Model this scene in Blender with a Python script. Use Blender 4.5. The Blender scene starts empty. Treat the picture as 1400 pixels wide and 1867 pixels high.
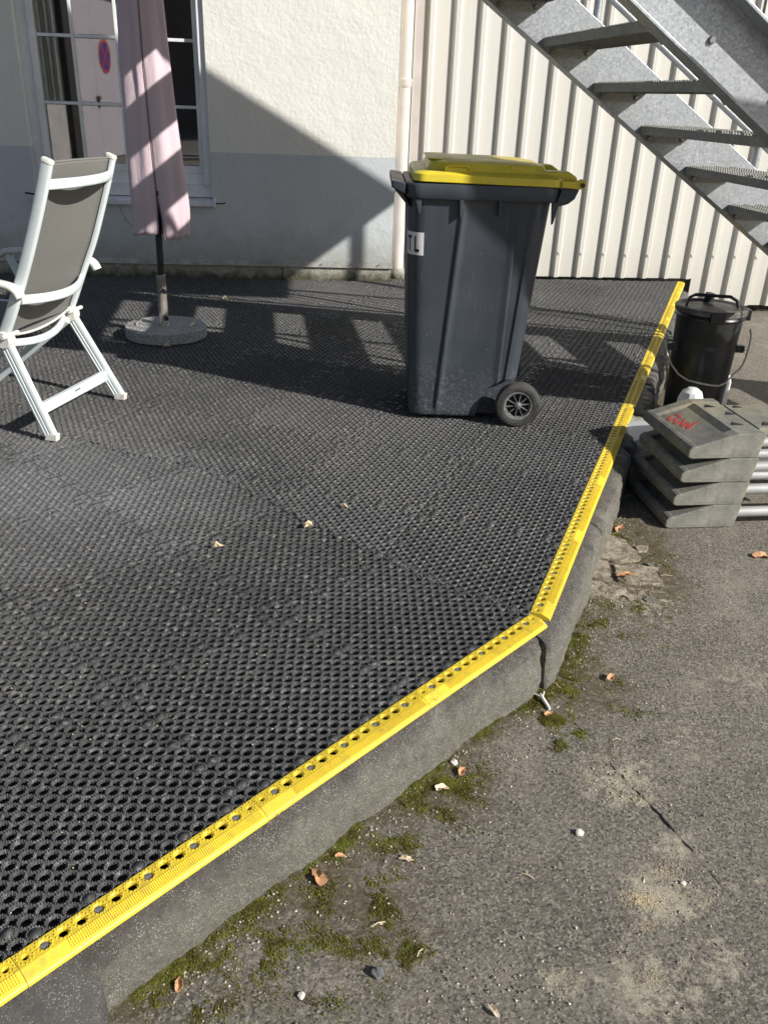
import bpy, bmesh, math, random
import numpy as np
from mathutils import Vector, Matrix, noise as mn
from math import sin, cos, pi, radians as R_

rng = random.Random(7)
nr = np.random.default_rng(5)
scene = bpy.context.scene
COL = scene.collection

# ------------------------------------------------------------------ camera, world, sun, exposure
cam_d = bpy.data.cameras.new('camera')
cam = bpy.data.objects.new('camera', cam_d)
COL.objects.link(cam)
cam_d.sensor_fit = 'VERTICAL'
cam_d.sensor_height = 36.0
cam_d.lens = 1552.0 / 1867.0 * 36.0
cam_d.clip_start = 0.02
cam_d.clip_end = 400
rot = Matrix(((0.9992595433, -0.0384755134, 0.0), (0.0169147346, 0.4392978403, -0.8981822194), (0.0345580220, 0.8975171532, 0.4396233623)))
cam.matrix_world = Matrix.Translation((0, 0, 1.3)) @ rot.to_4x4()
scene.camera = cam

SUN = Vector((1.45, -0.82, 1.0)).normalized()          # towards the sun
world = bpy.data.worlds.new('World')
scene.world = world
world.use_nodes = True
wn = world.node_tree.nodes
bg = wn['Background']
sky = wn.new('ShaderNodeTexSky')
sky.sky_type = 'NISHITA'
sky.sun_disc = False
sky.sun_elevation = math.asin(SUN.z)
sky.sun_rotation = math.atan2(SUN.x, SUN.y)
world.node_tree.links.new(sky.outputs[0], bg.inputs[0])
bg.inputs[1].default_value = 0.070

sd = bpy.data.lights.new('sun', 'SUN')
sd.energy = 5.0
sd.angle = R_(0.53)
sd.color = (1.0, 0.955, 0.895)
so = bpy.data.objects.new('sun', sd)
so.rotation_euler = SUN.to_track_quat('Z', 'Y').to_euler()
so.location = SUN * 20
COL.objects.link(so)

scene.view_settings.view_transform = 'Standard'
scene.view_settings.look = 'None'
scene.view_settings.exposure = 0.42
scene.view_settings.gamma = 1.0
scene.view_settings.use_curve_mapping = False

# ------------------------------------------------------------------ materials
class MT:
    """small node helper: a principled material with nodes added by name"""
    def __init__(s, name, color, rough=0.6, metal=0.0, spec=0.5):
        m = bpy.data.materials.new(name)
        m.use_nodes = True
        s.m = m
        s.t = m.node_tree
        s.b = s.t.nodes['Principled BSDF']
        s.b.inputs['Base Color'].default_value = (*color, 1)
        s.b.inputs['Roughness'].default_value = rough
        s.b.inputs['Metallic'].default_value = metal
        s.b.inputs['Specular IOR Level'].default_value = spec
        s.color = color
        s.geo = None
        s.hgt = None
    def n(s, ty, **kw):
        nd = s.t.nodes.new(ty)
        for k, v in kw.items():
            if k in nd.inputs: nd.inputs[k].default_value = v
            else: setattr(nd, k, v)
        return nd
    def l(s, a, b): s.t.links.new(a, b)
    def pos(s, world=False, scale=None):
        if world:
            g = s.n('ShaderNodeNewGeometry').outputs['Position']
        else:
            g = s.n('ShaderNodeTexCoord').outputs['Object']
        if scale:
            mp = s.n('ShaderNodeMapping')
            mp.inputs['Scale'].default_value = scale
            s.l(g, mp.inputs[0])
            g = mp.outputs[0]
        return g
    def noise(s, scale, detail=4, rough=0.6, world=False, vs=None):
        nd = s.n('ShaderNodeTexNoise')
        nd.inputs['Scale'].default_value = scale
        nd.inputs['Detail'].default_value = detail
        nd.inputs['Roughness'].default_value = rough
        s.l(s.pos(world, vs), nd.inputs['Vector'])
        return nd.outputs['Fac']
    def voro(s, scale, world=False, vs=None, out='Distance', feature='F1'):
        nd = s.n('ShaderNodeTexVoronoi')
        nd.feature = feature
        nd.inputs['Scale'].default_value = scale
        s.l(s.pos(world, vs), nd.inputs['Vector'])
        return nd.outputs[out]
    def ramp(s, fac, stops):
        r = s.n('ShaderNodeValToRGB')
        while len(r.color_ramp.elements) < len(stops): r.color_ramp.elements.new(0.5)
        for e, (p, c) in zip(r.color_ramp.elements, stops):
            e.position = p
            e.color = (*c, 1) if isinstance(c, tuple) else (c, c, c, 1)
        s.l(fac, r.inputs[0])
        return r.outputs[0]
    def mix(s, fac, a, b, mode='MIX'):
        nd = s.n('ShaderNodeMix', data_type='RGBA', blend_type=mode)
        for sock, v in ((nd.inputs[0], fac), (nd.inputs[6], a), (nd.inputs[7], b)):
            if isinstance(v, (int, float)):
                sock.default_value = v if sock == nd.inputs[0] else (v, v, v, 1)
            elif isinstance(v, tuple): sock.default_value = (*v, 1)
            else: s.l(v, sock)
        return nd.outputs[2]
    def math(s, op, a, b=0.0, c=None):
        nd = s.n('ShaderNodeMath', operation=op)
        for i, v in enumerate((a, b, c)):
            if v is None: continue
            if isinstance(v, (int, float)): nd.inputs[i].default_value = v
            else: s.l(v, nd.inputs[i])
        return nd.outputs[0]
    def col(s, c): s.l(c, s.b.inputs['Base Color']); return s
    def rough(s, c): s.l(c, s.b.inputs['Roughness']); return s
    def bump(s, h, strength=0.5, dist=0.01):
        nd = s.n('ShaderNodeBump')
        nd.inputs['Strength'].default_value = strength
        nd.inputs['Distance'].default_value = dist
        s.l(h, nd.inputs['Height'])
        if s.hgt is not None: s.l(s.hgt, nd.inputs['Normal'])
        s.hgt = nd.outputs[0]
        s.l(s.hgt, s.b.inputs['Normal'])
        return s
    def vary(s, c1, c2, scale=8, lo=.35, hi=.65, detail=5, world=False, vs=None):
        s.col(s.ramp(s.noise(scale, detail, world=world, vs=vs), [(lo, c1), (hi, c2)]))
        return s

M = {}
def mk(name, *a, **k):
    x = MT(name, *a, **k)
    M[name] = x.m
    return x

# mat rubber: grey-black, dusty in blotches, plus a painted patch of window light
x = mk('mat_rubber', (.05, .05, .05), .5, spec=.28)
big = x.noise(1.1, 5, .6, world=True)
fine = x.noise(60, 4, .7, world=True)
base = x.ramp(big, [(.3, (.042, .043, .044)), (.7, (.086, .085, .083))])
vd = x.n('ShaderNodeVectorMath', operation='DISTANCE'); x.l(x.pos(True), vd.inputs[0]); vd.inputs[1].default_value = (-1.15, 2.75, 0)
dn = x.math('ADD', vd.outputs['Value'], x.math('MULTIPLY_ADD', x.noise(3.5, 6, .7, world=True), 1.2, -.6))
base = x.mix(x.ramp(dn, [(.15, .40), (.75, 0.0)]), base, (.20, .205, .215))  # pale patch paints in the light thrown back by the window
oi = x.n('ShaderNodeObjectInfo')
base = x.mix(1.0, base, x.ramp(oi.outputs['Random'], [(0, .90), (1, 1.20)]), 'MULTIPLY')
x.col(x.mix(x.ramp(fine, [(.52, 0.0), (.72, .6)]), base, (.32, .31, .29)))
x.rough(x.ramp(x.noise(14, 3, world=True), [(.3, .38), (.7, .58)]))
x.bump(x.noise(300, 3, world=True), .25, .002)
x = mk('plug_grey', (.12, .125, .13), .35)
x.vary((.09, .095, .10), (.2, .2, .2), 90)
# yellow rubber
x = mk('yellow_rubber', (.80, .52, .02), .5)
a = x.ramp(x.noise(6, 5, .65, world=True), [(.3, (.80, .61, .040)), (.7, (.68, .50, .035))])
oi = x.n('ShaderNodeObjectInfo')
a = x.mix(1.0, a, x.ramp(oi.outputs['Random'], [(0, .80), (1, 1.05)]), 'MULTIPLY')
a = x.mix(x.ramp(x.noise(38, 7, .8, world=True), [(.50, 0.0), (.70, .7)]), a, (.38, .28, .07))
a = x.mix(x.ramp(x.noise(16, 8, .85, world=True, vs=(1, 1, 1)), [(.57, 0.0), (.66, .65)]), a, (.12, .095, .05))
x.col(a)
x.bump(x.noise(200, 3, world=True), .15, .002)
# dark weathered kerb concrete with pale sparkling grains
def kerb_mat(name, c1, c2, sp, lowpale):
    x = mk(name, c1, .75)
    a = x.ramp(x.noise(7, 7, .7, world=True), [(.32, c1), (.68, c2)])
    if lowpale:
        sz = x.n('ShaderNodeSeparateXYZ'); x.l(x.pos(True), sz.inputs[0])
        zz = x.math('ADD', sz.outputs[2], x.math('MULTIPLY', x.math('SUBTRACT', x.noise(9, 6, .7, world=True), .5), .07))
        a = x.mix(x.ramp(x.math('MULTIPLY_ADD', zz, -8.0, 0.0), [(.26, 0.0), (.44, .8), (.85, .95)]), a, (.150, .144, .116))
    s1 = x.ramp(x.voro(270, True), [(.16, 1.0), (.34, 0.0)])
    s2 = x.ramp(x.noise(24, 5, .7, world=True), [(.38, 0.0), (.52, 1.0)])
    a = x.mix(x.math('MULTIPLY', x.math('MULTIPLY', s1, s2), sp), a, (.72, .70, .62))
    a = x.mix(x.ramp(x.noise(60, 8, .8, world=True), [(.50, 0.0), (.72, .7)]), a, (.03, .028, .025))
    g = x.ramp(x.noise(5.3, 6, .7, world=True), [(.60, 0.0), (.74, .45)])
    x.col(x.mix(g, a, (.13, .135, .045)))
    x.bump(x.noise(45, 9, .8, world=True), .9, .012).bump(x.voro(160, True), .4, .003)
    x.rough(x.ramp(x.noise(22, 3, world=True), [(.3, .45), (.7, .9)]))
    return x
kerb_mat('kerb_concrete', (.060, .055, .050), (.130, .118, .100), .6, True)
kerb_mat('kerb_dark', (.055, .053, .052), (.125, .12, .11), .4, False)
kerb_mat('kerb_pale', (.20, .19, .16), (.42, .40, .34), .4, False)
x = mk('slab_concrete', (.12, .12, .125), .85)
x.vary((.12, .12, .12), (.26, .26, .25), 9, world=True).bump(x.noise(80, 5, world=True), .4, .004)
# asphalt
x = mk('asphalt', (.1, .095, .085), .85)
big = x.noise(1.6, 8, .72, world=True)
a = x.ramp(big, [(.35, (.180, .158, .126)), (.65, (.275, .243, .195))])
vc = x.voro(205, True, out='Color')
sp = x.n('ShaderNodeSeparateColor'); x.l(vc, sp.inputs[0])
a = x.mix(x.ramp(sp.outputs[0], [(.0, .75), (.55, 0.0)]), a, (.035, .032, .027))
a = x.mix(x.ramp(sp.outputs[1], [(.66, 0.0), (.95, .8)]), a, (.42, .385, .32))
pale = x.ramp(x.noise(3.1, 9, .74, world=True), [(.54, 0.0), (.70, .62)])
a = x.mix(pale, a, (.40, .365, .29))
def attr(nm):
    q = x.n('ShaderNodeAttribute'); q.attribute_name = nm; return q.outputs['Fac']
nd = x.noise(28, 8, .8, world=True)
dm = x.ramp(x.math('ADD', attr('dirt'), x.math('MULTIPLY_ADD', nd, 2.2, -1.10)), [(.30, 0.0), (.62, .88)])
a = x.mix(dm, a, x.ramp(x.noise(75, 6, .8, world=True), [(.35, (.045, .034, .020)), (.52, (.13, .105, .060)), (.70, (.34, .29, .19))]))
pm = x.ramp(x.math('ADD', attr('pale'), x.math('MULTIPLY_ADD', x.noise(34, 8, .85, world=True), 4.2, -2.15)), [(.35, 0.0), (.80, .85)])
a = x.mix(pm, a, (.56, .50, .38))
x.col(a)
x.bump(x.noise(26, 4, .6, world=True), .5, .012).bump(x.noise(120, 6, .78, world=True), 1.0, .011).bump(x.voro(215, True), .55, .003).bump(x.noise(330, 4, .7, world=True), .6, .002)
# plaster
def plaster(name, c1, c2, lump):
    x = mk(name, c1, .85, spec=.25)
    a = x.ramp(x.noise(2.2, 6, .6, world=True), [(.3, c1), (.7, c2)])
    a = x.mix(x.ramp(x.noise(14, 6, .75, world=True), [(.62, 0.0), (.8, .35)]), a, tuple(v * .72 for v in c1))
    x.col(a)
    x.bump(x.noise(5, 4, .55, world=True), .30 * lump, .03).bump(x.noise(38, 6, .62, world=True), .55 * lump, .008).bump(x.noise(190, 3, world=True), .25, .002)
    return x
    return x
plaster('plaster_cream', (.70, .695, .65), (.75, .74, .69), 1.0)
def grime(x, z0, z1, c, amt, sc=9, vs=None):
    """dirt splashed up from the foot of a wall"""
    src = x.b.inputs['Base Color'].links[0].from_socket
    sz = x.n('ShaderNodeSeparateXYZ'); x.l(x.pos(True), sz.inputs[0])
    zz = x.math('ADD', sz.outputs[2], x.math('MULTIPLY', x.math('SUBTRACT', x.noise(sc, 8, .8, world=True, vs=vs), .5), (z1 - z0) * 2.2))
    mr = x.n('ShaderNodeMapRange'); x.l(zz, mr.inputs[0]); mr.inputs[1].default_value = z0; mr.inputs[2].default_value = z1; mr.inputs[3].default_value = amt; mr.inputs[4].default_value = 0
    x.col(x.mix(mr.outputs[0], src, c))
x = plaster('plaster_grey', (.50, .535, .55), (.57, .60, .61), .7); M['plaster_grey'] = x.m
grime(x, .12, .42, (.30, .30, .27), .65)
x = mk('plinth_concrete', (.3, .29, .24), .9)
a = x.ramp(x.noise(11, 7, .7, world=True), [(.3, (.20, .195, .165)), (.7, (.46, .44, .37))])
sz = x.n('ShaderNodeSeparateXYZ'); x.l(x.pos(True), sz.inputs[0])
zz = x.math('ADD', sz.outputs[2], x.math('MULTIPLY', x.math('SUBTRACT', x.noise(13, 5, world=True), .5), .16))
a = x.mix(x.ramp(zz, [(.0, .9), (.055, 0.0)]), a, (.05, .052, .022))
a = x.mix(x.ramp(x.voro(34, True), [(.10, .9), (.18, 0.0)]), a, (.03, .03, .02))
x.col(a); x.bump(x.noise(60, 6, .7, world=True), .9, .012)
x = mk('cladding_cream', (.80, .77, .68), .42, spec=.4)
x.vary((.68, .67, .63), (.64, .63, .59), 1.3, world=True, vs=(1, 1, .25))
x.bump(x.noise(3, 3, world=True, vs=(1, 1, .3)), .12, .02)
grime(x, -.15, .35, (.40, .38, .33), .45, 14, (1, 1, .15)); grime(x, .0, 5.5, (.48, .46, .40), .30, 26, (1, 1, .04))
x = mk('downpipe_paint', (.66, .60, .56), .5)
x.vary((.68, .62, .575), (.58, .53, .49), 5, world=True)
x = mk('white_pvc', (.80, .82, .84), .35)
x.vary((.82, .84, .86), (.70, .72, .73), 6, world=True)
x = mk('sill_white', (.72, .74, .76), .5)
x.vary((.74, .76, .78), (.52, .53, .52), 9, .45, .8, world=True)
x = mk('flashing_grey', (.50, .50, .47), .45, .3)
x.vary((.55, .55, .52), (.36, .355, .33), 12, world=True)
x = mk('glass', (.9, .95, .95), .02)
x.b.inputs['Transmission Weight'].default_value = 1.0
x.b.inputs['IOR'].default_value = 1.45
# thin glass so that light passes: mix transparent with glossy by fresnel
t = x.t
tr = x.n('ShaderNodeBsdfTransparent'); gl = x.n('ShaderNodeBsdfGlossy'); gl.inputs['Roughness'].default_value = .02
tr.inputs[0].default_value = (.97, .985, .98, 1)
fr = x.n('ShaderNodeFresnel'); fr.inputs[0].default_value = 2.3
mx = x.n('ShaderNodeMixShader'); x.l(fr.outputs[0], mx.inputs[0]); x.l(tr.outputs[0], mx.inputs[1]); x.l(gl.outputs[0], mx.inputs[2])
x.l(mx.outputs[0], t.nodes['Material Output'].inputs[0])
x = mk('lilac_panel', (.66, .60, .67), .5); x.vary((.67, .61, .68), (.63, .58, .64), 3)
x = mk('yard_wall', (.10, .11, .10), .9); x.vary((.09, .10, .09), (.13, .14, .13), 2)
x = mk('brown_wall', (.20, .14, .13), .9); x.vary((.22, .15, .14), (.15, .11, .10), 1.5)
x = mk('room_plaster', (.66, .62, .60), .9); x.vary((.66, .62, .60), (.5, .47, .46), 4)
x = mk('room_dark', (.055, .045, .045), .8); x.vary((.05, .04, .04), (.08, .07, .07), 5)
x = mk('near_black', (.012, .012, .014), .45); x.vary((.012, .012, .014), (.022, .022, .024), 20)
x = mk('sign_red', (.62, .045, .03), .4); x.vary((.62, .045, .03), (.55, .05, .04), 8)
x = mk('sign_blue', (.02, .05, .42), .4); x.vary((.02, .05, .42), (.03, .06, .36), 8)
# galvanised steel
def galv(name, c1, c2, c3, metal=.55, rg=.42):
    x = mk(name, c1, rg, metal)
    v = x.voro(120, False, out='Color')
    bw = x.n('ShaderNodeSeparateColor'); x.l(v, bw.inputs[0])
    a = x.ramp(bw.outputs[0], [(.1, c1), (.9, c2)])
    a = x.mix(x.ramp(x.noise(7, 6, .7), [(.45, 0.0), (.7, .6)]), a, c3)
    x.col(a)
    x.rough(x.ramp(bw.outputs[1], [(0, rg - .06), (1, rg + .16)]))
    x.bump(x.noise(120, 4), .12, .002)
galv('galvanised', (.30, .325, .35), (.40, .42, .44), (.33, .35, .36))
galv('galv_weathered', (.28, .285, .27), (.38, .38, .36), (.22, .225, .18), .15, .6)
x = mk('bolt_steel', (.22, .22, .22), .4, .8); x.vary((.2, .2, .2), (.32, .32, .31), 60)
x = mk('chrome', (.62, .58, .50), .22, .55); x.vary((.66, .62, .54), (.45, .40, .33), 22)
x = mk('granite', (.3, .3, .29), .5)
a = x.ramp(x.voro(260, False, out='Color'), [(.1, (.10, .10, .105)), (.55, (.30, .30, .29)), (.95, (.62, .61, .58))])
x.col(a); x.rough(x.ramp(x.noise(30), [(.3, .35), (.7, .65)]))
x = mk('cover_fabric', (.52, .39, .43), .85, spec=.2)
a = x.ramp(x.noise(3.5, 5, .6), [(.3, (.62, .50, .545)), (.7, (.53, .42, .46))])
x.col(a); x.bump(x.noise(9, 4, .6, vs=(1, 1, .35)), .45, .02).bump(x.noise(22, 5, .65, vs=(1, 1, .5)), .5, .006).bump(x.noise(500, 2), .2, .001)
x = mk('cover_seam', (.20, .15, .17), .8); x.vary((.22, .165, .19), (.16, .12, .135), 40)
x = mk('chair_white', (.62, .68, .69), .38); x.vary((.64, .70, .71), (.55, .61, .615), 5)
x = mk('chair_plastic', (.70, .70, .65), .5); x.vary((.71, .71, .66), (.60, .59, .53), 25)
x = mk('chair_mesh', (.15, .148, .135), .85, spec=.2)
wv = x.noise(420, 2)
x.col(x.ramp(wv, [(.35, (.135, .134, .125)), (.65, (.215, .213, .20))])); x.bump(x.noise(500, 2), .35, .001)
# bin plastics
x = mk('bin_grey', (.042, .050, .060), .42, spec=.5)
a = x.ramp(x.noise(2.4, 5, .6), [(.3, (.028, .036, .048)), (.7, (.048, .058, .072))])
sz = x.n('ShaderNodeSeparateXYZ'); x.l(x.pos(False), sz.inputs[0])
d = x.math('MULTIPLY', x.ramp(sz.outputs[2], [(.08, 1.0), (.30, .0)]), x.ramp(x.noise(70, 6, .8), [(.5, 0.0), (.66, .55)]))
a = x.mix(d, a, (.26, .26, .25))
a = x.mix(x.ramp(x.noise(60, 3, .9, vs=(1, 1, .06)), [(.60, 0.0), (.75, .30)]), a, (.20, .20, .195))
a = x.mix(x.ramp(x.voro(17), [(.018, .8), (.03, 0.0)]), a, (.4, .4, .4))
x.col(a); x.rough(x.ramp(x.noise(9, 4), [(.3, .34), (.7, .52)])); x.bump(x.noise(160, 3), .08, .001)
x = mk('lid_yellow', (.70, .56, .04), .38)
x.vary((.74, .60, .045), (.62, .49, .045), 7).bump(x.noise(120, 3), .08, .001)
x.rough(x.ramp(x.noise(12, 4), [(.3, .28), (.7, .5)]))
x = mk('tyre', (.030, .030, .028), .62); x.vary((.025, .025, .024), (.085, .082, .072), 22, .4, .75)
x = mk('label_white', (.78, .78, .76), .5); x.vary((.80, .80, .78), (.70, .70, .67), 12)
x = mk('black_plastic', (.012, .013, .015), .32, spec=.5); x.vary((.010, .011, .013), (.028, .029, .031), 7)
x = mk('lid_dusty', (.05, .052, .05), .45)
x.vary((.022, .023, .024), (.20, .195, .17), 11, .35, .7)
x = mk('wire', (.62, .60, .55), .4, .4); x.vary((.66, .64, .58), (.45, .43, .38), 20)
x = mk('ramp_plastic', (.22, .22, .19), .8)
a = x.ramp(x.noise(11, 8, .75), [(.35, (.12, .12, .105)), (.65, (.245, .24, .205))])
a = x.mix(x.ramp(x.noise(2.6, 5), [(.50, 0.0), (.66, .55)]), a, (.33, .29, .16))
a = x.mix(x.ramp(x.noise(48, 8, .85), [(.54, 0.0), (.66, .75)]), a, (.06, .058, .045))
a = x.mix(x.ramp(x.voro(150), [(.06, .7), (.13, 0.0)]), a, (.07, .07, .06))
x.col(a); x.bump(x.noise(120, 6, .7), .35, .003)
x = mk('tube_aluminium', (.36, .37, .37), .6, .15); x.vary((.40, .41, .41), (.22, .22, .21), 14, vs=(.2, 1, 1))
x = mk('red_paint', (.50, .07, .06), .7); x.vary((.55, .07, .06), (.34, .08, .07), 70, .3, .7)
x = mk('white_plastic', (.78, .80, .82), .35); x.vary((.80, .82, .84), (.66, .67, .67), 6)
x = mk('cream_plastic', (.72, .62, .50), .5); x.vary((.74, .64, .52), (.55, .47, .37), 9)
x = mk('leaf_orange', (.50, .26, .12), .75); x.vary((.58, .32, .16), (.36, .19, .09), 60)
x = mk('leaf_pale', (.62, .50, .36), .8); x.vary((.70, .60, .44), (.48, .36, .24), 60)
x = mk('straw', (.66, .56, .36), .8); x.vary((.72, .62, .40), (.5, .40, .25), 60)
x = mk('stone_white', (.72, .69, .60), .85); x.vary((.78, .75, .66), (.55, .52, .44), 60); x.bump(x.noise(200, 4), .5, .003)
x = mk('broken_slab', (.40, .35, .28), .95)
a = x.ramp(x.noise(24, 7, .75, world=True), [(.3, (.22, .19, .14)), (.7, (.52, .45, .36))])
a = x.mix(x.ramp(x.noise(26, 8, .8, world=True), [(.46, 0.0), (.60, .85)]), a, (.10, .085, .04))
x.col(x.mix(x.ramp(x.noise(70, 5, .8, world=True), [(.56, 0.0), (.66, .8)]), a, (.05, .045, .03)))
x.bump(x.noise(70, 7, .7, world=True), .9, .01)
x = mk('grit', (.30, .27, .21), .9)
a = x.ramp(x.voro(70, True, out='Color'), [(.1, (.13, .115, .09)), (.5, (.30, .27, .21)), (.9, (.58, .53, .43))])
x.col(a)
x = mk('moss', (.09, .10, .02), .95, spec=.1)
x.col(x.ramp(x.noise(20, 5, .7, world=True), [(.3, (.085, .068, .024)), (.48, (.135, .125, .032)), (.70, (.23, .25, .045))]))
x = mk('sawdust', (.62, .52, .32), .95); x.vary((.70, .60, .38), (.45, .37, .24), 90, world=True)
x = mk('asphalt_black', (.03, .028, .026), .7); x.vary((.022, .021, .02), (.06, .056, .05), 40, world=True); x.bump(x.noise(120, 4, world=True), .5, .004)
x = mk('dirt_and_shade', (.03, .025, .02), .95); x.vary((.02, .017, .013), (.06, .05, .04), 30, world=True)

# ------------------------------------------------------------------ mesh helpers
def link(name, me, m=None, parent=None):
    o = bpy.data.objects.new(name, me)
    if m is not None and me is not None and len(me.materials) == 0: me.materials.append(M[m])
    COL.objects.link(o)
    if parent is not None: o.parent = parent
    return o
def np_mesh(name, V, F):
    """V (n,3), F (m,k) all faces with the same number of corners"""
    me = bpy.data.meshes.new(name)
    V = np.asarray(V, np.float32); F = np.asarray(F, np.int32)
    me.vertices.add(len(V)); me.vertices.foreach_set('co', V.ravel())
    k = F.shape[1]
    me.loops.add(F.size); me.loops.foreach_set('vertex_index', F.ravel())
    me.polygons.add(len(F))
    me.polygons.foreach_set('loop_start', np.arange(0, F.size, k, dtype=np.int32))
    me.polygons.foreach_set('loop_total', np.full(len(F), k, np.int32))
    me.update(calc_edges=True)
    return me
def smooth(me, ang=35):
    for p in me.polygons: p.use_smooth = True
    me.set_sharp_from_angle(angle=R_(ang))
class MB:
    def __init__(s): s.v = []; s.f = []
    def add(s, V, F):
        o = len(s.v); s.v += [tuple(q) for q in V]; s.f += [tuple(i + o for i in f) for f in F]; return s
    def box(s, c, d, rot=None):
        c = Vector(c); hx, hy, hz = d[0] / 2, d[1] / 2, d[2] / 2
        V = [Vector((a * hx, b * hy, e * hz)) for a in (-1, 1) for b in (-1, 1) for e in (-1, 1)]
        if rot is not None: V = [rot @ v for v in V]
        return s.add([c + v for v in V], [(0, 1, 3, 2), (4, 6, 7, 5), (0, 4, 5, 1), (2, 3, 7, 6), (0, 2, 6, 4), (1, 5, 7, 3)])
    def sweep(s, pts, prof, up=(0, 0, 1), closed=False, cap=True, scales=None, ups=None):
        """prof: list of (side, up) pairs swept along pts"""
        pts = [Vector(p) for p in pts]; n = len(pts); k = len(prof); V = []
        for i, p in enumerate(pts):
            if closed: t = pts[(i + 1) % n] - pts[i - 1]
            else: t = pts[min(i + 1, n - 1)] - pts[max(i - 1, 0)]
            t.normalize(); u = Vector(ups[i] if ups else up); sd_ = t.cross(u)
            if sd_.length < 1e-4: sd_ = t.cross(Vector((1, 0, 0)))
            sd_.normalize(); u = sd_.cross(t).normalized()
            sc = scales[i] if scales else 1.0
            V += [p + sd_ * a * sc + u * b * sc for a, b in prof]
        F = []
        for i in range(n if closed else n - 1):
            j = (i + 1) % n
            F += [(i * k + a, i * k + (a + 1) % k, j * k + (a + 1) % k, j * k + a) for a in range(k)]
        if cap and not closed: F += [tuple(range(k))[::-1], tuple((n - 1) * k + a for a in range(k))]
        return s.add(V, F)
    def tube(s, pts, r, seg=10, closed=False, scales=None):
        return s.sweep(pts, [(r * cos(2 * pi * a / seg), r * sin(2 * pi * a / seg)) for a in range(seg)], closed=closed, scales=scales)
    def lathe(s, prof, seg=32, c=(0, 0, 0), rot=None):
        V = []; c = Vector(c)
        for r, z in prof:
            for a in range(seg):
                v = Vector((r * cos(2 * pi * a / seg), r * sin(2 * pi * a / seg), z))
                V.append(c + (rot @ v if rot is not None else v))
        F = []
        for i in range(len(prof) - 1):
            F += [(i * seg + a, i * seg + (a + 1) % seg, (i + 1) * seg + (a + 1) % seg, (i + 1) * seg + a) for a in range(seg)]
        if prof[0][0] > 1e-5: F.append(tuple(range(seg))[::-1])
        if prof[-1][0] > 1e-5: F.append(tuple((len(prof) - 1) * seg + a for a in range(seg)))
        return s.add(V, F)
    def prism(s, poly, o, ax, ay, az, depth):
        """polygon in the plane (ax, ay) at o, pushed depth along az"""
        o = Vector(o); ax = Vector(ax); ay = Vector(ay); az = Vector(az); n = len(poly)
        V = [o + ax * a + ay * b for a, b in poly] + [o + ax * a + ay * b + az * depth for a, b in poly]
        return s.add(V, [tuple(range(n))[::-1], tuple(range(n, 2 * n))] + [(i, (i + 1) % n, n + (i + 1) % n, n + i) for i in range(n)])
    def mesh(s, name='mesh', sm=None, fix=True):
        me = bpy.data.meshes.new(name); me.from_pydata(s.v, [], s.f)
        if fix:
            bm = bmesh.new(); bm.from_mesh(me); bmesh.ops.recalc_face_normals(bm, faces=bm.faces); bm.to_mesh(me); bm.free()
        if sm: smooth(me, sm)
        return me
    def build(s, name, m, parent=None, sm=None, bev=0, seg=2):
        o = link(name, s.mesh(name, sm), m, parent)
        if bev:
            b = o.modifiers.new('bevel', 'BEVEL'); b.width = bev; b.segments = seg; b.limit_method = 'ANGLE'; b.angle_limit = R_(35)
        return o
def tag(o, label=None, cat=None, group=None, kind=None):
    if label: o['label'] = label
    if cat: o['category'] = cat
    if group: o['group'] = group
    if kind: o['kind'] = kind
    return o
def thing(name, label, cat, loc=(0, 0, 0), rotz=0.0, group=None):
    o = bpy.data.objects.new(name, None); o.empty_display_size = .1
    COL.objects.link(o); o.location = loc; o.rotation_euler = (0, 0, rotz)
    return tag(o, label, cat, group)
def rz(a): return Matrix.Rotation(a, 3, 'Z')
def ground_z(x, y): return -.13 - .025 * min(max(y, 0), 6)

# ------------------------------------------------------------------ layout constants (metres)
WANG = R_(5.6)                                    # house wall direction
WP = Vector((-.0138, 6.764, 0))                   # house corner foot
WU = Vector((cos(WANG), sin(WANG), 0)); WN = Vector((sin(WANG), -cos(WANG), 0))   # along, outward
CANG = R_(7.0)
CP = Vector((1.219, 7.2, 0)); CU = Vector((cos(CANG), sin(CANG), 0)); CN = Vector((sin(CANG), -cos(CANG), 0))
KA = Vector((-.587, .929, 0)); FANG = R_(47.6)    # front edge inner line
FU = Vector((cos(FANG), sin(FANG), 0)); FV = Vector((-sin(FANG), cos(FANG), 0))
KC = Vector((.418, 2.030, 0))                     # corner (inner)
RANG = R_(69.5)
RU = Vector((cos(RANG), sin(RANG), 0)); RV = Vector((-sin(RANG), cos(RANG), 0))
P = .5 / 15                                       # hole pitch
TH = .018

# ------------------------------------------------------------------ ground
def axis(lo, hi, f0, f1, df, dc):
    a = list(np.arange(f0, f1 + 1e-6, df)); q = f1; st = df
    while q < hi: st = min(st * 1.5, dc); q += st; a.append(q)
    q = f0; st = df; b = []
    while q > lo: st = min(st * 1.5, dc); q -= st; b.append(q)
    return np.array(b[::-1] + a)
xs = axis(-40, 40, -1.0, 2.6, .03, 4); ys = axis(-40, 60, .5, 5.0, .03, 4)
V = []
for yy in ys:
    for xx in xs:
        z = ground_z(xx, yy)
        if -1.5 < xx < 3.5 and 0 < yy < 7:
            z += .007 * mn.noise(Vector((xx * 2.1, yy * 2.1, 0))) + .003 * mn.noise(Vector((xx * 11, yy * 11, 3)))
        V.append((xx, yy, z))
nx = len(xs); jj, ii = np.meshgrid(np.arange(len(ys) - 1), np.arange(nx - 1), indexing='ij')
a0 = (jj * nx + ii).ravel()
ATTR_V = V
me = np_mesh('asphalt_ground', V, np.stack([a0, a0 + 1, a0 + nx + 1, a0 + nx], 1)); smooth(me, 60)
GROUND_ME = me
tag(link('asphalt_ground', me, 'asphalt'), kind='structure')

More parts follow.
